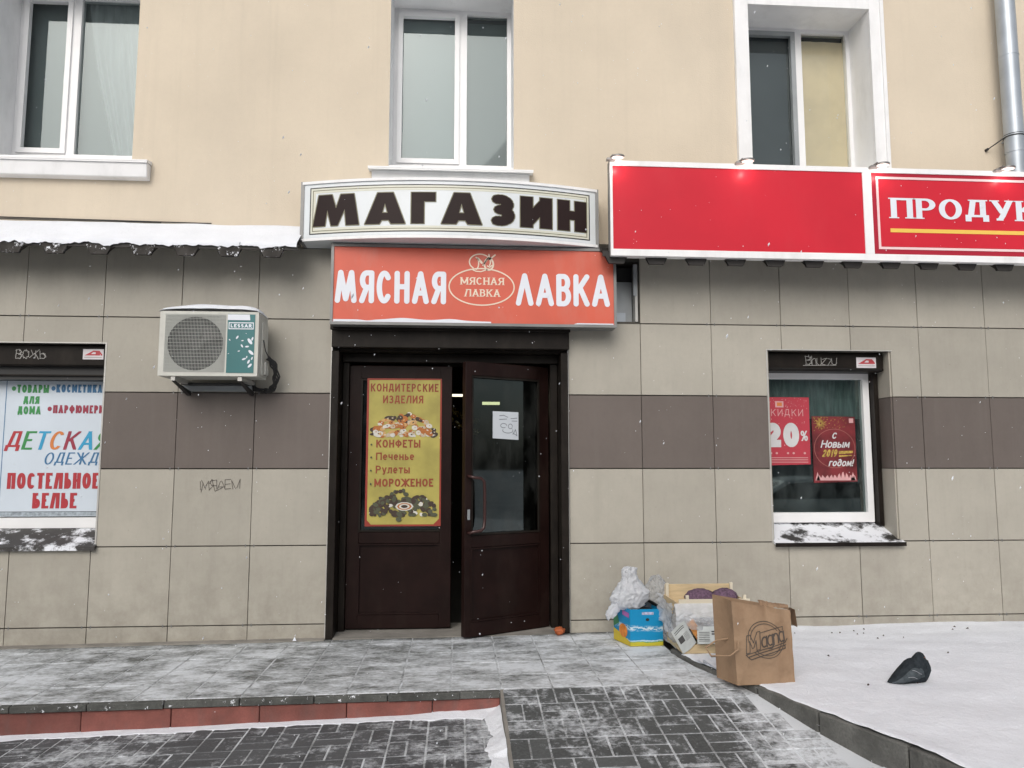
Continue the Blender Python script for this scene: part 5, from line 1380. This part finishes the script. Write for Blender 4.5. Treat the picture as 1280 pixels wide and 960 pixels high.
def onside(a, z, lift=.002): p = c3.lerp(c0, a); return (p.x-lift, p.y-lift*.3, c0.z+z)
OR_ = mk('orange_print', (.62, .21, .03), .5, .3, 20); YE_ = mk('yellow_print', (.55, .42, .03), .5); PU_ = mk('violet_print', (.35, .12, .35), .5); GR_ = mk('green_print', (.05, .22, .10), .5)
hp = A(.60, .095, .25, .05, 0, 360, 14)[:-1]; m.add([onside(a, z, .003) for a, z in hp], [tuple(range(len(hp)))], OR_)
m.add([onside(a, z, .0022) for a, z in ((.0, .0), (1, .0), (1, .03), (.45, .07), (.0, .09))], [(0, 1, 2, 3, 4)], YE_)
m.add([onside(a, z, .0022) for a, z in ((.0, .10), (.35, .14), (.25, .20), (.0, .22))], [(0, 1, 2, 3)], GR_)
m.add([onside(a, z, .0022) for a, z in ((.55, .21), (.95, .20), (.95, .235), (.55, .245))], [(0, 1, 2, 3)], PU_)
m.build('print', t, fix=False)
# flap leaning on the right
m = MB(); m.hexa([c1+up-Vector((0, 0, .001)), c2+up-Vector((0, 0, .001)), c2+up+Vector((.006, 0, 0)), c1+up+Vector((.006, 0, 0))], [c1+up+Vector((-.06, .03, .045)), c2+up+Vector((-.05, 0, .05)), c2+up+Vector((-.046, 0, .052)), c1+up+Vector((-.054, .03, .047))], CARDI); m.build('flap', t)

# crumpled white plastic bag on the box
FILM = mk_film('white_film', (.80, .82, .86), .80, .20, .40)
CLEAR = mk_film('clear_film', (.60, .62, .64), .40, .2, .35)
def ridged(p, s_):
    v = 0; a = 1
    for k in range(4): v += a*(1-abs(2*noise.noise(Vector(p)*s_*(2**k)+Vector((k*9, 3, 1))))); a *= .55
    return v/2.0-.6
def crumple(prof, cx, cy, name, mat, lab, n=90, nv=70, amp=.035, seed=0, flat=.8, tail=None, cat='bag', sc=9):
    """prof: list of (z, half width left, half width right)"""
    m = MB()
    def f(a, b):
        zi = b*(len(prof)-1); k = min(int(zi), len(prof)-2); t_ = zi-k; t_ = t_*t_*(3-2*t_)*.5+t_*.5
        z = prof[k][0]+(prof[k+1][0]-prof[k][0])*t_; wl_ = prof[k][1]+(prof[k+1][1]-prof[k][1])*t_; wr_ = prof[k][2]+(prof[k+1][2]-prof[k][2])*t_
        an = 2*pi*a; cxx = (wr_-wl_)/2; w = (wl_+wr_)/2
        ca, sa = cos(2*pi*((a*1.0) % 1)), sin(2*pi*((a*1.0) % 1))
        r_ = 1+amp*10*ridged((ca+seed, sa, z*6), 1.1*sc/9)
        r2 = amp*.9*ridged((ca*2.5+seed, sa*2.5, z*14), 1.5)
        x = cx+cxx+w*ca*r_+r2*ca; y = cy+w*flat*sa*r_+r2*sa
        return (x, y, z+amp*.5*noise.noise(Vector((ca*2, sa*2+seed, z*20))))
    m.grid(f, n, nv, mat, smooth=True)
    me = m.build(name, None, origin=(cx, cy, prof[0][0]), label=lab, cat=cat, fix=False)
    bm = bmesh.new(); bm.from_mesh(me.data); bmesh.ops.remove_doubles(bm, verts=bm.verts, dist=1e-4); bm.to_mesh(me.data); bm.free()
    return me
wb = crumple([(.165, .10, .07), (.185, .135, .105), (.215, .155, .12), (.25, .15, .135), (.29, .12, .15), (.325, .10, .11), (.36, .075, .075), (.40, .055, .055), (.44, .060, .045), (.462, .050, .050), (.470, .012, .02)], 2.335, -.40, 'plastic_bag', FILM,
        'crumpled white plastic bag with its neck standing up on the blue carton', amp=.030, seed=2, flat=.75)
m = MB()
def f(a, b):
    # tail hanging over the left side of the carton
    t_ = b; x = 2.235-.065*t_; z = .225-.125*t_; w = .020+.038*sin(pi*min(1, t_*1.05))**.7
    an = 2*pi*a; rr_ = 1+.35*ridged((cos(an)+t_*3, sin(an), t_*4), 1.2)
    return (x+w*cos(an)*rr_, -.42+.03*sin(an)*rr_-.02*t_, z+w*.45*cos(an)*.8*rr_+.01*sin(an*3))
m.grid(f, 30, 26, FILM); m.build('bag_handle', wb, fix=False)
# clear film bag behind it
crumple([(-.085, .10, .10), (.0, .12, .10), (.08, .11, .12), (.16, .13, .12), (.22, .12, .12), (.28, .10, .10), (.33, .07, .07), (.375, .04, .04), (.385, .01, .01)], 2.575, -.25, 'clear_bag', CLEAR,
        'crumpled clear plastic sack between the blue carton and the crates', amp=.030, seed=11, flat=.7, sc=14)

# lower wooden crate
WOOD = mk('pale_wood', (.58, .45, .27), .7, .12, 5, stretch=(1, 1, 8), bump=.2); WOODW = mk('white_wood', (.62, .56, .44), .7, .06, 5)
t = thing('wooden_crate', (2.86, -.70, -.07), 'low pale wooden crate of old newspapers under the upper crate', 'crate')
lx0, lx1, ly0, ly1, lz = 2.565, 3.07, -.90, -.50, -.055
def board(m, x0, x1, y0, y1, z0, z1, mat=WOOD): m.box(x0, x1, y0, y1, z0, z1, mat)
for (x0, x1, y0, y1, z0, z1) in ((lx0+.03, lx1, ly0, ly0+.009, lz, lz+.062), (lx0+.03, lx1, ly1-.009, ly1, lz, lz+.062), (lx0+.02, lx0+.029, ly0+.001, ly1, lz+.0, lz+.075), (lx1+.001, lx1+.010, ly0, ly1, lz, lz+.075)):
    m = MB(); board(m, x0, x1, y0, y1, z0, z1); m.build('board', t, bevel=.0015)
for k in range(5):
    m = MB(); y = ly0+.012+k*.076; board(m, lx0+.03, lx1, y, y+.068, lz+.001, lz+.008); m.build('bottom_slat', t)
# newspapers and scraps
NEWS = mk('newsprint', (.50, .53, .52), .8, .08, 20); NEWK = mk('news_ink', (.06, .06, .06), .8)
def sheet(c, ux, uy, w, h, lab, mat=NEWS, bend=.02, prints=(), name='newspaper', cat='newspaper'):
    c = Vector(c); ux = Vector(ux).normalized(); uy = Vector(uy).normalized(); nn = ux.cross(uy).normalized()
    def P(a, b, l=0): return tuple(c+ux*(a-.5)*w+uy*(b-.5)*h+nn*(bend*sin(a*4+b*2)+.4*bend*noise.noise(Vector((a*3, b*3, w*9)))+l))
    m = MB(); m.grid(lambda a, b: P(a, b), 12, 12, mat); m.grid(lambda a, b: P(a, b, -.003), 12, 12, mat)
    for (a0, a1, b0, b1) in prints:
        m.grid(lambda a, b: P(a0+(a1-a0)*a, b0+(b1-b0)*b, .0015), 4, 3, NEWK)
    return m.build(name, None, origin=tuple(c), label=lab, cat=cat, fix=False)
lines = [(.12+.0*i, .82, .86-.07*i, .885-.07*i) for i in range(2)]+[(.15, .5, .38, .62)]+[(.56, .86, .60-.055*i, .612-.055*i) for i in range(6)]
sheet((2.585, -.93, .062), (.78, -.1, .62), (-.45, -.20, .75), .12, .19, 'folded newspaper page hanging over the left corner of the lower crate', prints=lines, bend=.008)
sheet((2.80, -.93, .075), (1, 0, .0), (.05, .25, 1), .24, .115, 'newspaper standing upright in the front of the lower crate', prints=[(.42, .70, .66, .74), (.42, .72, .52, .60)]+[(.75, .95, .2+.1*i, .23+.1*i) for i in range(6)]+[(.04, .36, .15+.1*i, .18+.1*i) for i in range(6)], bend=.006)
ORP = mk('orange_scrap', (.55, .24, .06), .7, .3, 20)
sheet((2.675, -.915, .105), (.7, 0, .5), (-.5, .1, .8), .055, .14, 'orange paper scrap between the two newspapers', mat=ORP, name='paper_scrap', cat='paper', bend=.005)
m = MB(); rg = random.Random(5); LEAF = mk('dark_green_scrap', (.03, .07, .03), .7, .4, 20); BRN = mk('brown_scrap', (.10, .05, .035), .8, .3, 20)
for i in range(150):
    x, y, z = rg.uniform(2.62, 3.05), rg.uniform(-.88, -.52), rg.uniform(-.03, .14); s_ = rg.uniform(.02, .045); a = rg.uniform(0, 6); e = rg.uniform(-.8, .8)
    d1 = Vector((cos(a), sin(a)*.6, e)).normalized()*s_; d2 = Vector((-sin(a), cos(a), rg.uniform(-.5, .5))).normalized()*s_*.45
    p = Vector((x, y, z)); m.add([p-d1, p+d2, p+d1, p-d2], [(0, 1, 2, 3)], LEAF if rg.random() < .35 else (BRN if rg.random() < .6 else NEWS))
tagged(m, 'rubbish', 'dark vegetable scraps and torn paper filling the lower crate', 'rubbish', (2.85, -.7, -.04), kind='stuff', fix=False)

# upper crate: white-lined fruit tray with purple net bags
t = thing('fruit_tray', (2.86, -.62, .16), 'pale wooden fruit tray holding purple nets on top of the lower crate', 'crate')
ux0, ux1, uy0, uy1, uz = 2.585, 3.10, -.83, -.46, .175
for (x0, x1, y0, y1, z0, z1, mt) in ((ux0, ux1, uy0, uy0+.008, uz, uz+.125, WOODW), (ux0, ux1, uy1-.008, uy1, uz+.03, uz+.175, WOOD), (ux0-.009, ux0-.001, uy0, uy1, uz, uz+.10, WOOD), (ux1+.001, ux1+.009, uy0, uy1, uz, uz+.10, WOOD)):
    m = MB(); board(m, x0, x1, y0, y1, z0, z1, mt); m.build('board', t, bevel=.0015)
for (x, y) in ((ux0+.055, uy0+.009), (ux1-.045, uy0+.009), (ux0+.002, uy1-.03), (ux1-.022, uy1-.03)):
    m = MB(); m.box(x, x+.022, y, y+.02, uz, uz+.150+(.035 if y > -.6 else 0), WOODW); m.build('corner_post', t, bevel=.002)
m = MB(); m.box(ux0, ux1, uy0+.01, uy1-.01, uz+.001, uz+.008, WOOD); m.build('bottom', t)
NET = mk('purple_net', (.13, .075, .12), .8, .35, 60, bump=.8, bscale=120)
for q, (cx, cy, rx, rz) in enumerate(((2.81, -.60, .115, .030), (3.00, -.59, .095, .030))):
    m = MB(); m.grid(lambda a, b: (cx+rx*sin(pi*b)*cos(2*pi*a)*(1+.12*noise.noise(Vector((a*5, b*5, q)))), cy+.09*sin(pi*b)*sin(2*pi*a), uz+.100+rz*2*(cos(pi*b))+.008*noise.noise(Vector((a*12, b*12, 1)))), 30, 16, NET)
    tagged(m, 'net_bag', ('left' if q == 0 else 'right')+' purple net bag lying in the fruit tray', 'net bag', (cx, cy, uz+.02), fix=False)
# plastic film draped over the front of the tray
m = MB()
def f(a, b):
    x = 2.555+.42*a; z = .045+.21*b-.05*a*(1-b)
    return (x+.01*ridged((a*3, b*3, 0), 1), -.86-.05*(1-b)+.035*ridged((a*4, b*4, 2), 1.2)*(1-b*.8), z+.012*noise.noise(Vector((a*9, b*4, 0)))-(.10*max(0, .5-abs(b-.45)*2.2)*a*.4))
def f(a, b):
    x = 2.545+.40*a; sag = .018*sin(a*7)
    z = .275-.185*b*(1-.35*a)+sag*b; y = -.845-.045*sin(b*2.4)+.028*ridged((a*4, b*4, 2), 1.3)*b
    return (x+.012*ridged((a*3, b*5, 0), 1), y, z)
m.grid(f, 50, 40, mk_film('tray_film', (.74, .77, .82), .62, .2, .25))
def f(a, b): return (2.53+.035*ridged((a*3, b*3, 7), 1.2)+.06*b*0, -.84+.34*a, .28-.20*b-.02*sin(a*5))
m.grid(f, 24, 24, MATS['tray_film'])
tagged(m, 'plastic_film', 'thin plastic film draped over the left end of the fruit tray', 'film', (2.7, -.85, .1), fix=False)

crumple([(.00, .05, .05), (.05, .09, .07), (.11, .07, .11), (.17, .06, .12), (.22, .05, .08), (.255, .03, .04), (.262, .01, .01)], 2.60, -.80, 'film_wad', CLEAR,
        'crumpled clear film stuffed between the clear sack and the fruit tray', amp=.030, seed=31, flat=.6, sc=16)
m = MB()
def f(a, b): return (2.60+.36*a, -.905-.02*sin(a*9)-.02*b, .205-.075*b-.05*a*(1-a)*2+.012*ridged((a*6, b*3, 4), 1.2))
m.grid(f, 40, 14, CLEAR); tagged(m, 'plastic_film', 'grey film strip sagging across the front of the fruit tray', 'film', (2.78, -.91, .13), fix=False)
m = MB(); m.hexa([(2.64, -.872, .095), (2.98, -.872, .085), (2.98, -.86, .085), (2.64, -.86, .095)], [(2.66, -.872, .125), (2.98, -.872, .118), (2.98, -.86, .118), (2.66, -.86, .125)], CARDI)  # near-black strip paints the shade in the gap under the tray
tagged(m, 'rubbish', 'dark strip painted as the shaded gap under the fruit tray', 'rubbish', (2.8, -.87, .09))

# brown paper bag with printed mark
PAPB = mk('brown_paper', (.300, .197, .120), .75, .10, 5, dirt=(.19, .105, .055), dirt_amt=.8, dirt_scale=4.5, bump=.9, bscale=13)
INK = mk('bag_ink', (.07, .055, .045), .7)
t = thing('paper_bag', (2.85, -1.55, -.058), 'large brown paper bag printed with a round Magna mark beside the kerb', 'paper bag')
F0, F1 = Vector((2.692, -1.650, -.058)), Vector((3.050, -1.640, -.058)); B0, B1 = Vector((2.628, -1.475, -.058)), Vector((2.995, -1.44, -.058))
def bagz(a): return .485-.060*a          # top rim falls to the right
def front(a, b, lift=0.):
    p = F0.lerp(F1, a); h = b*(bagz(a))
    bulge = .016*sin(pi*a)*sin(pi*min(1, b*1.05))+.006*noise.noise(Vector((a*3, b*3, 4)))+.009*ridged((a*2.2, b*3, 1), 1.1)+.02*(b**6)*noise.noise(Vector((a*6, 1, 2)))
    lean = -.012*b*(1-a)
    return Vector((p.x+lean*1.0-.004*b, p.y-bulge-lift+.02*b, p.z+h))
def side(a, b, k=0):
    fz = .49; P0, P1 = (B0, F0) if k == 0 else (F1, B1)
    p = P0.lerp(P1, a); top = .498-.010*a if k == 0 else bagz(1)-.02*a
    g_ = -.022*sin(pi*a)*(.3+.7*b) if k == 0 else .01
    fa_, fb_ = front(0, b) if k == 0 else front(1, b), None
    x = p.x-g_*.6; y = p.y-.0
    if k == 0: e = a; x += (fa_.x-F0.x)*1.0; y += (fa_.y-F0.y)*e
    else: e = 1-a; x += (fa_.x-F1.x)*e; y += (fa_.y-F1.y)*e
    return Vector((x, y, p.z+top*b if k else p.z+(bagz(0)*a+.498*(1-a))*b))
m = MB(); m.grid(lambda a, b: front(a, b), 60, 60, PAPB); m.grid(lambda a, b: side(a, b, 0), 14, 20, PAPB); m.grid(lambda a, b: side(a, b, 1), 10, 20, PAPB)
m.grid(lambda a, b: B0.lerp(B1, a)+Vector((-.01*b, .02*b, (.498-.07*a)*b)), 10, 10, PAPB)
m.quad(F0, F1, B1, B0, PAPB)
m.build('body', t, fix=False)
m = MB()    # torn, folded rim on the right
def f(a, b):
    p = front(.52+.5*a, 1); return p+Vector((.015*b+.0*a, .03+.07*b, .012*sin(b*3)+.022*ridged((a*5, b*3, 3), 1.4)+.012*b))
m.grid(f, 24, 10, PAPB)
def f(a, b): p = front(.98, 1); return p+Vector((-.03+.082*b, .03+.085*a, .008-.012*b*b-.02*a*b+.006*noise.noise(Vector((a*4, b*4, 0)))))
m.grid(f, 8, 8, PAPB)
def f(a, b): p = front(.98, 1); return p+Vector((.052+.012*b, .03+.085*a, -.004-.105*b))
m.grid(f, 8, 8, PAPB)
m.build('folded_rim', t, fix=False)
m = MB()
hp = [side(.62, .52), side(.35, .53)+Vector((-.05, -.03, -.02)), side(.2, .46)+Vector((-.10, -.04, -.03)), side(.3, .42)+Vector((-.09, -.07, -.05)), side(.8, .42)+Vector((-.03, -.06, -.03)), Vector(front(.03, .44))+Vector((0, -.03, 0)), Vector(front(.06, .52))]
m.tube([tuple(p) for p in hp], .006, PAPB, 6); m.build('handle', t)
m = MB()
mc = (.535, .575); RX, RZ = .112/.36, .112/.50
def onbag(x, z, lift=.0035):     # metric coordinates about the mark's centre
    return tuple(front(mc[0]+x/.36, mc[1]+z/.475, lift))
def ring(R, a0, a1, r_=.0022): stroke(m, [(R*cos(radians(a0+(a1-a0)*i/30)), R*sin(radians(a0+(a1-a0)*i/30))*1.02) for i in range(31)], r_, INK, onbag)
ring(.109, 32, 192); ring(.094, 40, 184); ring(.109, 225, 360); ring(.094, 228, 352)
sh = .36
def sk_(x, z): return (x, z+x*sh)
def bstroke(P, r_=.0026):
    P = [((1-t_)*a[0]+t_*b_[0], (1-t_)*a[1]+t_*b_[1]) for a, b_ in zip(P, P[1:]) for t_ in (0, .2, .4, .6, .8)]+[P[-1]]
    stroke(m, [sk_(*p) for p in P], r_, INK, onbag)
bstroke([(-.130, -.052), (.118, -.052), (.132, -.030)]); bstroke([(-.118, -.068), (.123, -.068)], .003); bstroke([(-.10, -.088), (.118, -.088), (.116, -.070)], .003)
bstroke([(-.13, -.052), (-.118, -.068), (-.10, -.088)]); bstroke([(-.04, .052), (.11, .052), (.108, .030)], .002)
# outlined capital M
bstroke([(-.128, -.045), (-.118, .055), (-.098, .055), (-.080, .005), (-.055, .062), (-.038, .062), (-.040, -.045), (-.062, -.045), (-.064, .015), (-.080, -.025), (-.090, -.025), (-.102, .020), (-.106, -.045), (-.128, -.045)], .0022)
wx = -.030
for ch in 'agna':
    gw, gs = G[ch]; gw *= .055
    for P in gs: bstroke([(wx+p[0]*gw, -.040+p[1]*.088*(1 if p[1] > 0 else .55)) for p in P], .0042)
    wx += gw+.007
m.build('printed_mark', t, fix=False)

# orange peel by the door jamb
m = MB()
def f(a, b):
    th, ph = 2*pi*a, pi*b; r_ = .034*(1+.35*noise.noise(Vector((cos(th)*2, sin(th)*2, ph*2))))
    return (1.835+r_*sin(ph)*cos(th)*1.25, -.085+r_*sin(ph)*sin(th), zl(1.83)+.034+r_*cos(ph)*.9)
m.grid(f, 18, 12, mk('orange_peel', (.40, .10, .03), .6, .3, 40)); tagged(m, 'orange_peel', 'crumpled orange-brown scrap lying beside the right door jamb', 'litter', (1.835, -.085, zl(1.83)), fix=False)
m = MB(); m.add([(-.235, -.10, zl(0)+.012), (-.205, -.10, zl(0)+.012), (-.220, -.095, zl(0)+.042), (-.22, -.08, zl(0)+.012)], [(0, 1, 2), (1, 3, 2), (3, 0, 2)], LETW)
tagged(m, 'paper_scrap', 'tiny white paper scrap at the foot of the tiles left of the door', 'paper', (-.22, -.09, zl(0)+.012))
# crumbs and dry leaves on the snow
LF = mk('dry_leaf', (.07, .05, .045), .8, .3, 20); rl = random.Random(12)
spots = [(4.13, -.35), (4.03, -.27), (4.17, -.22), (4.19, -.33), (4.22, -.48), (4.30, -.42), (4.28, -.17), (3.95, -.30), (3.66, -.28), (4.40, -.52), (5.02, -.20), (5.10, -.24), (4.95, -.28), (4.42, -1.02), (4.90, -1.15), (3.55, -1.05), (4.55, -2.15), (3.46, -1.72), (3.38, -.72), (3.45, -.70)]
for i, (x, y) in enumerate(spots):
    s_ = rl.uniform(.008, .018); a = rl.uniform(0, 6); z = zsnow(x, y)
    d1 = Vector((cos(a), sin(a), .15))*s_; d2 = Vector((-sin(a), cos(a), .3))*s_*.6; p = Vector((x, y, z+.004))
    m = MB(); m.add([p-d1, p+d2*.8-Vector((0, 0, .002)), p+d1, p-d2+Vector((0, 0, .004)), p+Vector((0, 0, .010))], [(0, 1, 4), (1, 2, 4), (2, 3, 4), (3, 0, 4)], LF)
    m.build('dry_leaf', None, origin=(x, y, z), label='small dark dry leaf bit lying on the snow bed by the wall', cat='leaf', group='leaf bits scattered on the snow bed', fix=False)

# ---------------------------------------------------------------- pigeon
FEA = mk('pigeon_feather', (.027, .033, .038), .9, .30, 35, bump=.25, bscale=120, spec=.1); FEL = mk('pigeon_pale', (.066, .078, .086), .9, .28, 35, bump=.25, bscale=120, spec=.1); FEW = mk('pigeon_white', (.30, .31, .33), .8)
k_ = .27/51.6/12
topc = [(215, 684), (260, 660), (330, 592), (400, 520), (450, 462), (500, 405), (550, 378), (595, 372), (618, 335), (645, 303), (672, 292), (705, 296), (738, 318), (760, 352), (772, 398), (808, 425), (832, 480), (837, 520), (838, 545)]
botc = [(215, 692), (260, 706), (350, 716), (500, 708), (650, 706), (750, 700), (780, 668), (800, 640), (820, 600), (838, 548)]
def interp(P, x):
    for (a, b), (c, d) in zip(P, P[1:]):
        if a <= x <= c: return b+(d-b)*(x-a)/(c-a+1e-9)
    return P[-1][1]
GX, GZ, GY = 3.605, -.056, -1.68
def pig(u, an, grow=0.):
    x = 215+(838-215)*(1-(1-u)**1.12)
    zt, zb_ = interp(topc, x), interp(botc, x)
    X = GX+(x-215)*k_; Z = GZ+(708-(zt+zb_)/2)*k_; hz = max(.0008, (zb_-zt)/2*k_)+grow
    w = .062*(sin(pi*min(1, max(0, (x-215)/640))**.8)**.9)*(1 if x < 640 else 1)
    w = max(.010, w)*(1 if x < 830 else .6)+grow
    # narrow the top where it is head
    c, s_ = cos(an), sin(an)
    hn = 1.0
    if 600 < x < 790 and s_ > 0: hn = 1-.42*s_*sin(pi*(x-600)/190)**.6
    return Vector((X, GY+w*c*hn, Z+hz*s_))
m = MB(); nu, nv = 90, 32
m.grid(lambda a, b: tuple(pig(a*.999+.0005, 2*pi*b)+Vector((0, 0, .0015*noise.noise(Vector((a*20, cos(2*pi*b)*5, sin(2*pi*b)*5)))))), nu, nv, FEA)
pg = thing('pigeon', (GX+.13, GY, GZ), 'dark fluffed-up pigeon resting on the snow with its head drawn in', 'bird')
m.build('body', pg, fix=True)
m = MB()
for sgn in (-1, 1):
    def f(a, b):
        u = .04+.70*a; an0, an1 = (pi+.55, pi-.55); an = (an0+(an1-an0)*b*(sin(pi*min(1, a*.9+.12))**.5)) if sgn < 0 else -(an0+(an1-an0)*b*(sin(pi*min(1, a*.9+.12))**.5))+pi
        return tuple(pig(u, an, .0035+.004*sin(pi*b)*sin(pi*a)))
    m.grid(f, 16, 8, FEL if sgn < 0 else FEA)
m.build('wing', pg, fix=False)
m = MB()
for (u0, a0, u1, a1) in ((.30, 3.05, .50, 3.55), (.40, 2.75, .62, 3.35)):
    P = [tuple(pig(u0+(u1-u0)*i/8, a0+(a1-a0)*i/8, .0085)) for i in range(9)]; m.tube(P, .0016, FEW, 5)
m.build('wing_bar', pg)
hx_, hz_ = GX+(735-215)*k_, GZ+(708-355)*k_
bx0, bz0 = GX+(762-215)*k_, GZ+(708-398)*k_
m = MB(); m.tube([(bx0, GY-.010, bz0), (bx0+.014, GY-.014, bz0-.007)], [.0045, .0012], BLACK, 8); m.build('beak', pg)
for s_ in (-1, 1):
    m = MB(); m.tube([(hx_-.004, GY+s_*.020, hz_-.002), (hx_-.004, GY+s_*.0235, hz_-.002)], .0022, mk('pigeon_eye', (.35, .10, .03), .3), 8); m.build('eye', pg)
for s_ in (-1, 1):
    m = MB(); m.tube([(GX+.165, GY+s_*.02, GZ+.02), (GX+.170, GY+s_*.02, GZ+.006), (GX+.176, GY+s_*.020, GZ+.004)], .003, mk('pigeon_leg', (.07, .03, .03), .6), 6); m.build('leg', pg)

# ---------------------------------------------------------------- falling snow
fl = MB(); rf = random.Random(21)
OCT = [(1, 0, 0), (0, 1, 0), (-1, 0, 0), (0, -1, 0), (0, 0, 1), (0, 0, -1)]; OF = [(0, 1, 4), (1, 2, 4), (2, 3, 4), (3, 0, 4), (1, 0, 5), (2, 1, 5), (3, 2, 5), (0, 3, 5)]
for i in range(1500):
    y = rf.uniform(-5.6, -.45); x = 1.02+rf.uniform(-1, 1.15)*(y+6.25)*.85+.05; z = rf.uniform(-.1, 5.2)
    d = y+6.25
    r_ = rf.choice([.0014, .0016, .002, .0025])*(1 if d > 2 else .5)
    fl.add([(x+p[0]*r_, y+p[1]*r_, z+p[2]*r_*rf.uniform(.8, 1.8)) for p in OCT], OF, SNOWC)
for i in range(90):
    y = rf.uniform(-4.6, -1.0); x = 1.02+rf.uniform(-1, 1.15)*(y+6.25)*.8; z = rf.uniform(0, 4.2); r_ = rf.uniform(.0035, .006)
    fl.add([(x+p[0]*r_*.7+p[2]*r_*.5, y+p[1]*r_, z+p[2]*r_*1.5) for p in OCT], OF, SNOWC)
fl.build('falling_snow', None, origin=(1, -3, 2), kind='stuff', label='sparse falling snowflakes in the air before the shop', fix=False)

# ================================================================== across the street (only seen as reflections in the glass)
far = thing('opposite_building', (2, -32, -.5), 'plain grey apartment block across the street behind the viewer', 'building')
m = MB(); m.box(-26, 30, -44, -32, -.5, 8.5, mk('far_wall', (.30, .31, .30), .9, .2, .4)); m.build('wall', far)
fw = mk('far_window', (.03, .035, .04), .3)
m0 = MB(); m0.box(-.6, .6, -31.99, -31.9, 0, 1.5, fw)
first = None
for i in range(16):
    for z in (1.2, 4.6):
        x = -23+3.4*i
        if first is None: first = m0.build('window', far, origin=(0, -31.95, 0)); first.location = Vector((x, -31.95, z))-Vector(far.location)
        else:
            c = first.copy(); COL.objects.link(c); c.location = Vector((x, -31.95, z))-Vector(far.location)
# parked car mirrored in the shop window
CX = 6.1
car = thing('parked_car', (8.2, -9.6, -.5), 'silver hatchback parked at the kerb behind the viewer', 'car')
CARP = mk('car_paint', (.55, .60, .60), .3, .05, 2, metal=.4); CARG = mk('car_glass', (.02, .025, .025), .08); TYRE = mk('tyre', (.02, .02, .02), .8)
def car_sec(x0, L, zs, mat, w, name, taper=1.0):
    m = MB(); n = len(zs)
    vs = []
    for (x, z) in zs: vs.append((x0+x, -9.6-w, -.5+z))
    for (x, z) in zs: vs.append((x0+x, -9.6+w, -.5+z))
    m.add(vs, [tuple(range(n)), tuple(range(2*n-1, n-1, -1))]+[(i, (i+1) % n, n+(i+1) % n, n+i) for i in range(n)], mat)
    return m.build(name, car, bevel=.05)
car_sec(CX, 4, [(0, .35), (0, .75), (.15, .92), (1.1, 1.0), (1.75, 1.38), (2.6, 1.46), (3.5, 1.40), (4.0, 1.0), (4.15, .6), (4.1, .32)], CARP, .84, 'body')
for s_ in (-1, 1):
    m = MB(); y = -9.6+s_*.845; m.add([(CX+a, y, -.5+b) for a, b in ((1.25, 1.0), (1.82, 1.33), (2.6, 1.38), (3.4, 1.33), (3.72, 1.02))], [(0, 1, 2, 3, 4)], CARG); m.build('side_window', car, fix=False)
m = MB(); m.quad((7.19, -10.35, .51), (7.19, -8.85, .51), (7.80, -8.95, .865), (7.80, -10.25, .865), CARG); m.build('windscreen', car, fix=False)
for wx_ in (6.95, 9.45):
    for s_ in (-1, 1):
        m = MB(); m.tube([(wx_, -9.6+s_*.70, -.19), (wx_, -9.6+s_*.865, -.19)], .31, TYRE, 20); w_ = m.build('wheel', car)
        m = MB(); m.tube([(wx_, -9.6+s_*.80, -.19), (wx_, -9.6+s_*.872, -.19)], .19, CHROME, 16); m.build('rim', w_)
